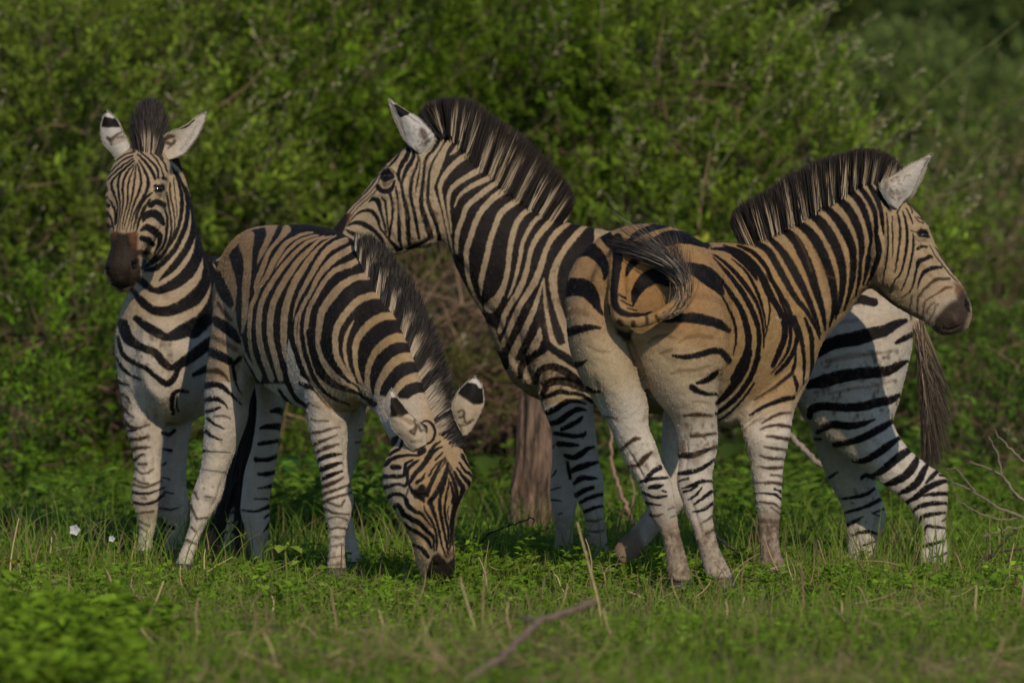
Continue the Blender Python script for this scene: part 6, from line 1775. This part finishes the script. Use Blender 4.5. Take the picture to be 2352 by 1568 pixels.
def shrub(label, lobes, n, L, nleaf, leaf, base, base_pt, cat='bush', name='shrub', group=None, yel=.25, dirv=(.12, -.2, .7), seedy=0, stemc=(.10, .085, .045), trunk=.03, cvar=.3, droop=.35, lump=.55, tangle=200):
    """lobes: cx,cy,cz,rx,ry,rz in metres; sprays grow from the outer part of each lobe"""
    t = thing(name, label, cat, base_pt, group)
    vol = np.array([l[3] * l[5] for l in lobes]); vol = vol / vol.sum(); Os, Ds = [], []
    for l, v in zip(lobes, vol):
        k = int(n * v * 2.0); u = unit(RNG.normal(size=(k, 3)))
        u = u[(u[:, 1] < .45) & (u[:, 2] > -.75)]
        ph = RNG.uniform(0, 6.28, 6)
        lum = 1.15 * np.sin(u[:, 0] * 4.1 + ph[0]) * np.sin(u[:, 2] * 4.6 + ph[1]) + .7 * np.sin(u[:, 0] * 11 + u[:, 2] * 7 + ph[2]) * np.sin(u[:, 2] * 12 - u[:, 1] * 6 + ph[3]) + .4 * np.sin(u[:, 0] * 23 + ph[4]) * np.sin(u[:, 2] * 21 + ph[5])
        r = (1 + lump * .6 * lum) * (1 - RNG.random(len(u)) ** 2.0 * .3)
        O = np.array(l[:3]) + u * np.array(l[3:]) * r[:, None]
        keep = (O[:, 2] > .02) & (RNG.random(len(u)) < np.clip(.52 + .75 * lum, .0, 1))
        Os.append(O[keep]); Ds.append(unit(u[keep] * .55 + np.array(dirv) + RNG.normal(size=(keep.sum(), 3)) * .42))
    O, D = np.vstack(Os), np.vstack(Ds)
    (V, F, C), (Vs, Fs) = sprays(O, D, L * RNG.uniform(.5, 1.3, len(O)), nleaf, leaf, base, yel=yel, cvar=cvar, droop=droop)
    mesh_np('foliage', V, F, C, 'leaf', t)
    parts = [(Vs, Fs, np.tile(np.array(stemc), (len(Vs), 1)))]
    b = np.array(base_pt)
    for l in lobes:                                     # limbs from the foot of the bush into every lobe
        for _ in range(5):
            q = np.array(l[:3]) + np.array(l[3:]) * RNG.normal(size=3) * .45
            m = (b + q) / 2 + RNG.normal(size=3) * .12 + np.array([0, 0, -.1])
            pv, pf = tube(crom(np.array([b + RNG.normal(size=3) * np.array([.15, .1, 0]), m, q]), 5), [trunk, trunk * .6, trunk * .2], 7)
            parts.append((pv, pf, np.tile((.10, .075, .055), (len(pv), 1))))
    if seedy:                                           # long bare shoots ending in pale seed heads
        ix = RNG.choice(len(O), seedy, replace=False); o2 = O[ix]
        d2 = unit(np.array([.35, -.25, .75]) + RNG.normal(size=(seedy, 3)) * np.array([.45, .2, .3])); l2 = RNG.uniform(.2, .55, seedy) * L / .3
        tip = o2 + d2 * l2[:, None]; sg = RNG.normal(size=(seedy, 3)) * .03
        Vr, Fr = ribbon(o2, tip, sg, np.full(seedy, .0045), 4, .5)
        parts.append((Vr, Fr, np.tile((.17, .16, .085), (len(Vr), 1))))
        for q in np.linspace(.72, 1.02, 7):
            Pq = o2 * (1 - q) + tip * q + sg * (4 * q * (1 - q))
            Vq, Fq = leaf_arrays(Pq, unit(d2 * .8 + RNG.normal(size=(seedy, 3)) * .5), unit(RNG.normal(size=(seedy, 3))), np.full(seedy, .034), np.full(seedy, .011))
            parts.append((Vq, Fq, np.tile((.29, .29, .17), (len(Vq), 1))))
    ws = RNG.choice(len(lobes), tangle, p=vol); LL = np.array(lobes)[ws]      # dead twigs showing through
    uu = unit(RNG.normal(size=(tangle, 3))); uu[:, 1] = -np.abs(uu[:, 1]); o3 = LL[:, :3] + uu * LL[:, 3:] * RNG.uniform(.75, 1.02, (tangle, 1)); o3[:, 2] = np.maximum(o3[:, 2], .05)
    d3 = unit(RNG.normal(size=(tangle, 3)) * np.array([1, .4, .8]) + np.array([.3, 0, .35])); Vr, Fr = ribbon(o3, o3 + d3 * RNG.uniform(.2, .7, (tangle, 1)), RNG.normal(size=(tangle, 3)) * .05, RNG.uniform(.004, .010, tangle), 4, .4)
    parts.append((Vr, Fr, np.repeat(np.array((.15, .10, .068)) * np.exp(RNG.normal(size=(tangle, 1)) * .35), 10, 0)))
    V, F, C = merge(parts)
    mesh_np('branches', V, F, C, 'stem', t)
    return t

def lobe(x, y, Y, rx, ry, rz):
    """lobe from plan pixel centre and pixel half sizes at depth Y; ry in metres"""
    Y = Y + 1.6 if Y < 15 else Y
    c = at(x, y, Y); s = (DIST + Y) / FPX
    return (c[0], c[1], c[2], rx * s, ry, rz * s)

def foot(x, Y): 
    Y = Y + 1.6 if Y < 15 else Y
    p = at(x, 800, Y); return np.array([p[0], p[1], gz(p[0], p[1])])

OLIVE = (.060, .118, .014)
shrub('big dense dark green bush filling the middle of the background', [lobe(1000,230,8.2,360,1.1,330),lobe(1330,150,8.6,330,1.1,330),lobe(1120,560,7.7,360,1.0,360),lobe(760,330,8.0,260,1.0,300),lobe(1450,480,7.9,300,1.0,330)],
      4300, .34, 13, (.058, .021), (.108, .188, .012), foot(1150, 8.4), seedy=260)
shrub('pale leafy bush with feathery shoots at the left of the background', [lobe(330,330,7.6,330,1.0,330),lobe(120,560,7.2,300,.9,360),lobe(520,160,7.9,260,.9,240),lobe(440,640,7.1,300,.9,330),lobe(90,250,7.8,170,.8,230),lobe(-260,480,7.6,300,.9,360)],
      4300, .34, 13, (.056, .019), (.165, .245, .028), foot(300, 7.8), seedy=420)
shrub('light green bush sloping down behind the two heads at the right', [lobe(1640,330,7.4,230,.9,260),lobe(1800,560,7.1,260,.9,260),lobe(1600,640,7.0,260,.9,260),lobe(1930,640,7.3,170,.8,230)],
      2500, .32, 13, (.056, .019), (.15, .235, .024), foot(1750, 7.4), seedy=300)
shrub('low tangled brownish undergrowth under the middle bush', [lobe(1050,800,6.3,300,.6,190),lobe(760,900,6.2,260,.5,150),lobe(1330,860,6.3,280,.5,170)],
      1500, .26, 7, (.036, .015), (.10, .125, .02), foot(1050, 6.5), seedy=120, stemc=(.15, .105, .07), lump=.5, tangle=1100)
shrub('low leafy green scrub along the foot of the left bush', [lobe(160,930,5.9,260,.6,220),lobe(440,980,5.8,260,.5,190),lobe(720,1010,5.0,170,.5,120),lobe(-60,1010,4.6,200,.5,130)],
      2300, .24, 9, (.045, .02), (.098, .19, .014), foot(280, 6.2), seedy=40)
shrub('sparse thin-stemmed shrub with pale tips at the right edge', [lobe(2210,520,11.5,150,.7,260),lobe(2300,760,11.2,190,.7,240),lobe(2110,760,11.3,150,.6,240)],
      750, .40, 9, (.06, .022), (.135, .21, .03), foot(2220, 11.4), seedy=150, lump=.5)
shrub('dim green scrub low behind the striding hind legs', [lobe(2200,980,7.0,260,.6,210),lobe(1900,970,6.6,220,.5,180),lobe(1560,1000,6.2,200,.5,150),lobe(2380,1040,5.2,150,.5,130)],
      2200, .26, 9, (.045, .02), (.095, .18, .025), foot(2100, 7.5), seedy=50)

# far, strongly blurred trees
far = [(2050,120,34,520,420),(1500,60,40,520,380),(2420,300,30,330,420),(200,60,38,460,330),(-150,250,33,330,430),(900,60,42,520,330),(2150,480,26,330,240),(2330,640,22,250,200),(-750,180,36,520,420),(2950,180,36,520,420),(-1350,160,40,560,420),(3550,160,40,560,420)]
for i, (x, y, Y, rx, rz) in enumerate(far):
    lab = ['far blurred dark tree crown at the upper right', 'far blurred tree crown behind the middle bush', 'far blurred pale green tree at the right edge', 'far blurred tree seen above the left bush',
           'far blurred tree beyond the left edge', 'far blurred tree hidden behind the dark bush', 'blurred mid-distance green bush below the far right trees', 'blurred light green bush at the right edge'][i] if i < 8 else 'far tree standing beyond the edge of the picture'
    l = lobe(x, y, Y, rx, 1.6, rz)
    t = thing('tree' if Y > 28 else 'shrub', lab, 'tree' if Y > 28 else 'bush', foot(x, Y), 'blurred far trees')
    l2 = (l[0] - l[3] * .4, l[1], l[2] - l[5] * .5, l[3] * .8, 1.4, l[5] * .8); l3 = (l[0] + l[3] * .45, l[1], l[2] - l[5] * .55, l[3] * .8, 1.3, l[5] * .8)
    Os, Ds = [], []
    for q in (l, l2, l3):
        u = unit(RNG.normal(size=(2600, 3))); u = u[u[:, 1] < .4]; ph = RNG.uniform(0, 6, 3)
        r = 1 + .2 * np.sin(u[:, 0] * 5 + ph[0]) * np.sin(u[:, 2] * 6 + ph[1]) - RNG.random(len(u)) ** 2 * .3
        Os.append(np.array(q[:3]) + u * np.array(q[3:]) * r[:, None]); Ds.append(unit(u + np.array([0, -.2, .3]) + RNG.normal(size=(len(u), 3)) * .4))
    O, D = np.vstack(Os), np.vstack(Ds)
    (V, F, C), (Vs, Fs) = sprays(O, D, np.full(len(O), .7), 9, (.10, .06), [(.07, .10, .025), (.105, .155, .04), (.12, .17, .05), (.095, .14, .035)][i % 4])
    mesh_np('crown', V, F, C, 'leaf', t)
    b = foot(x, Y); parts = []
    for q in (l, l2, l3):
        P = crom(np.array([b, (b + np.array(q[:3])) / 2 + [.1, 0, 0], np.array(q[:3])]), 4); v, f = tube(P, [.16, .1, .05], 8); parts.append((v, f, np.array((.10, .08, .06))))
    V, F, C = merge(parts); mesh_np('trunk', V, F, C, 'stem', t, smooth=True)

for lab, Y, limbs in (('long pale shoot arching to the upper right corner', 8.0, [([(2340,52,0),(2270,105,0),(2200,160,0),(2120,230,0),(2050,310,0),(1990,400,0)], .003, .005)]),
                      ('pale bare shoot rising above the mane of the tawny zebra', 7.6, [([(1838,190,0),(1790,230,0),(1720,290,0),(1640,400,0)], .003, .005)]),
                      ('thin pale shoot crossing the right edge of the bushes', 7.9, [([(2285,315,0),(2210,400,0),(2140,470,0),(2060,600,0)], .003, .005), ([(2210,400,0),(2175,380,0),(2150,385,0)], .003, .002)]),
                      ('pale shoot behind the neck of the tawny zebra', 7.5, [([(1990,200,0),(1940,300,0),(1890,420,0)], .0025, .004)])):
    branch('bare_shoot', lab, Y, limbs, (.13, .14, .06), 'shoot', group='bare shoots of the bushes')
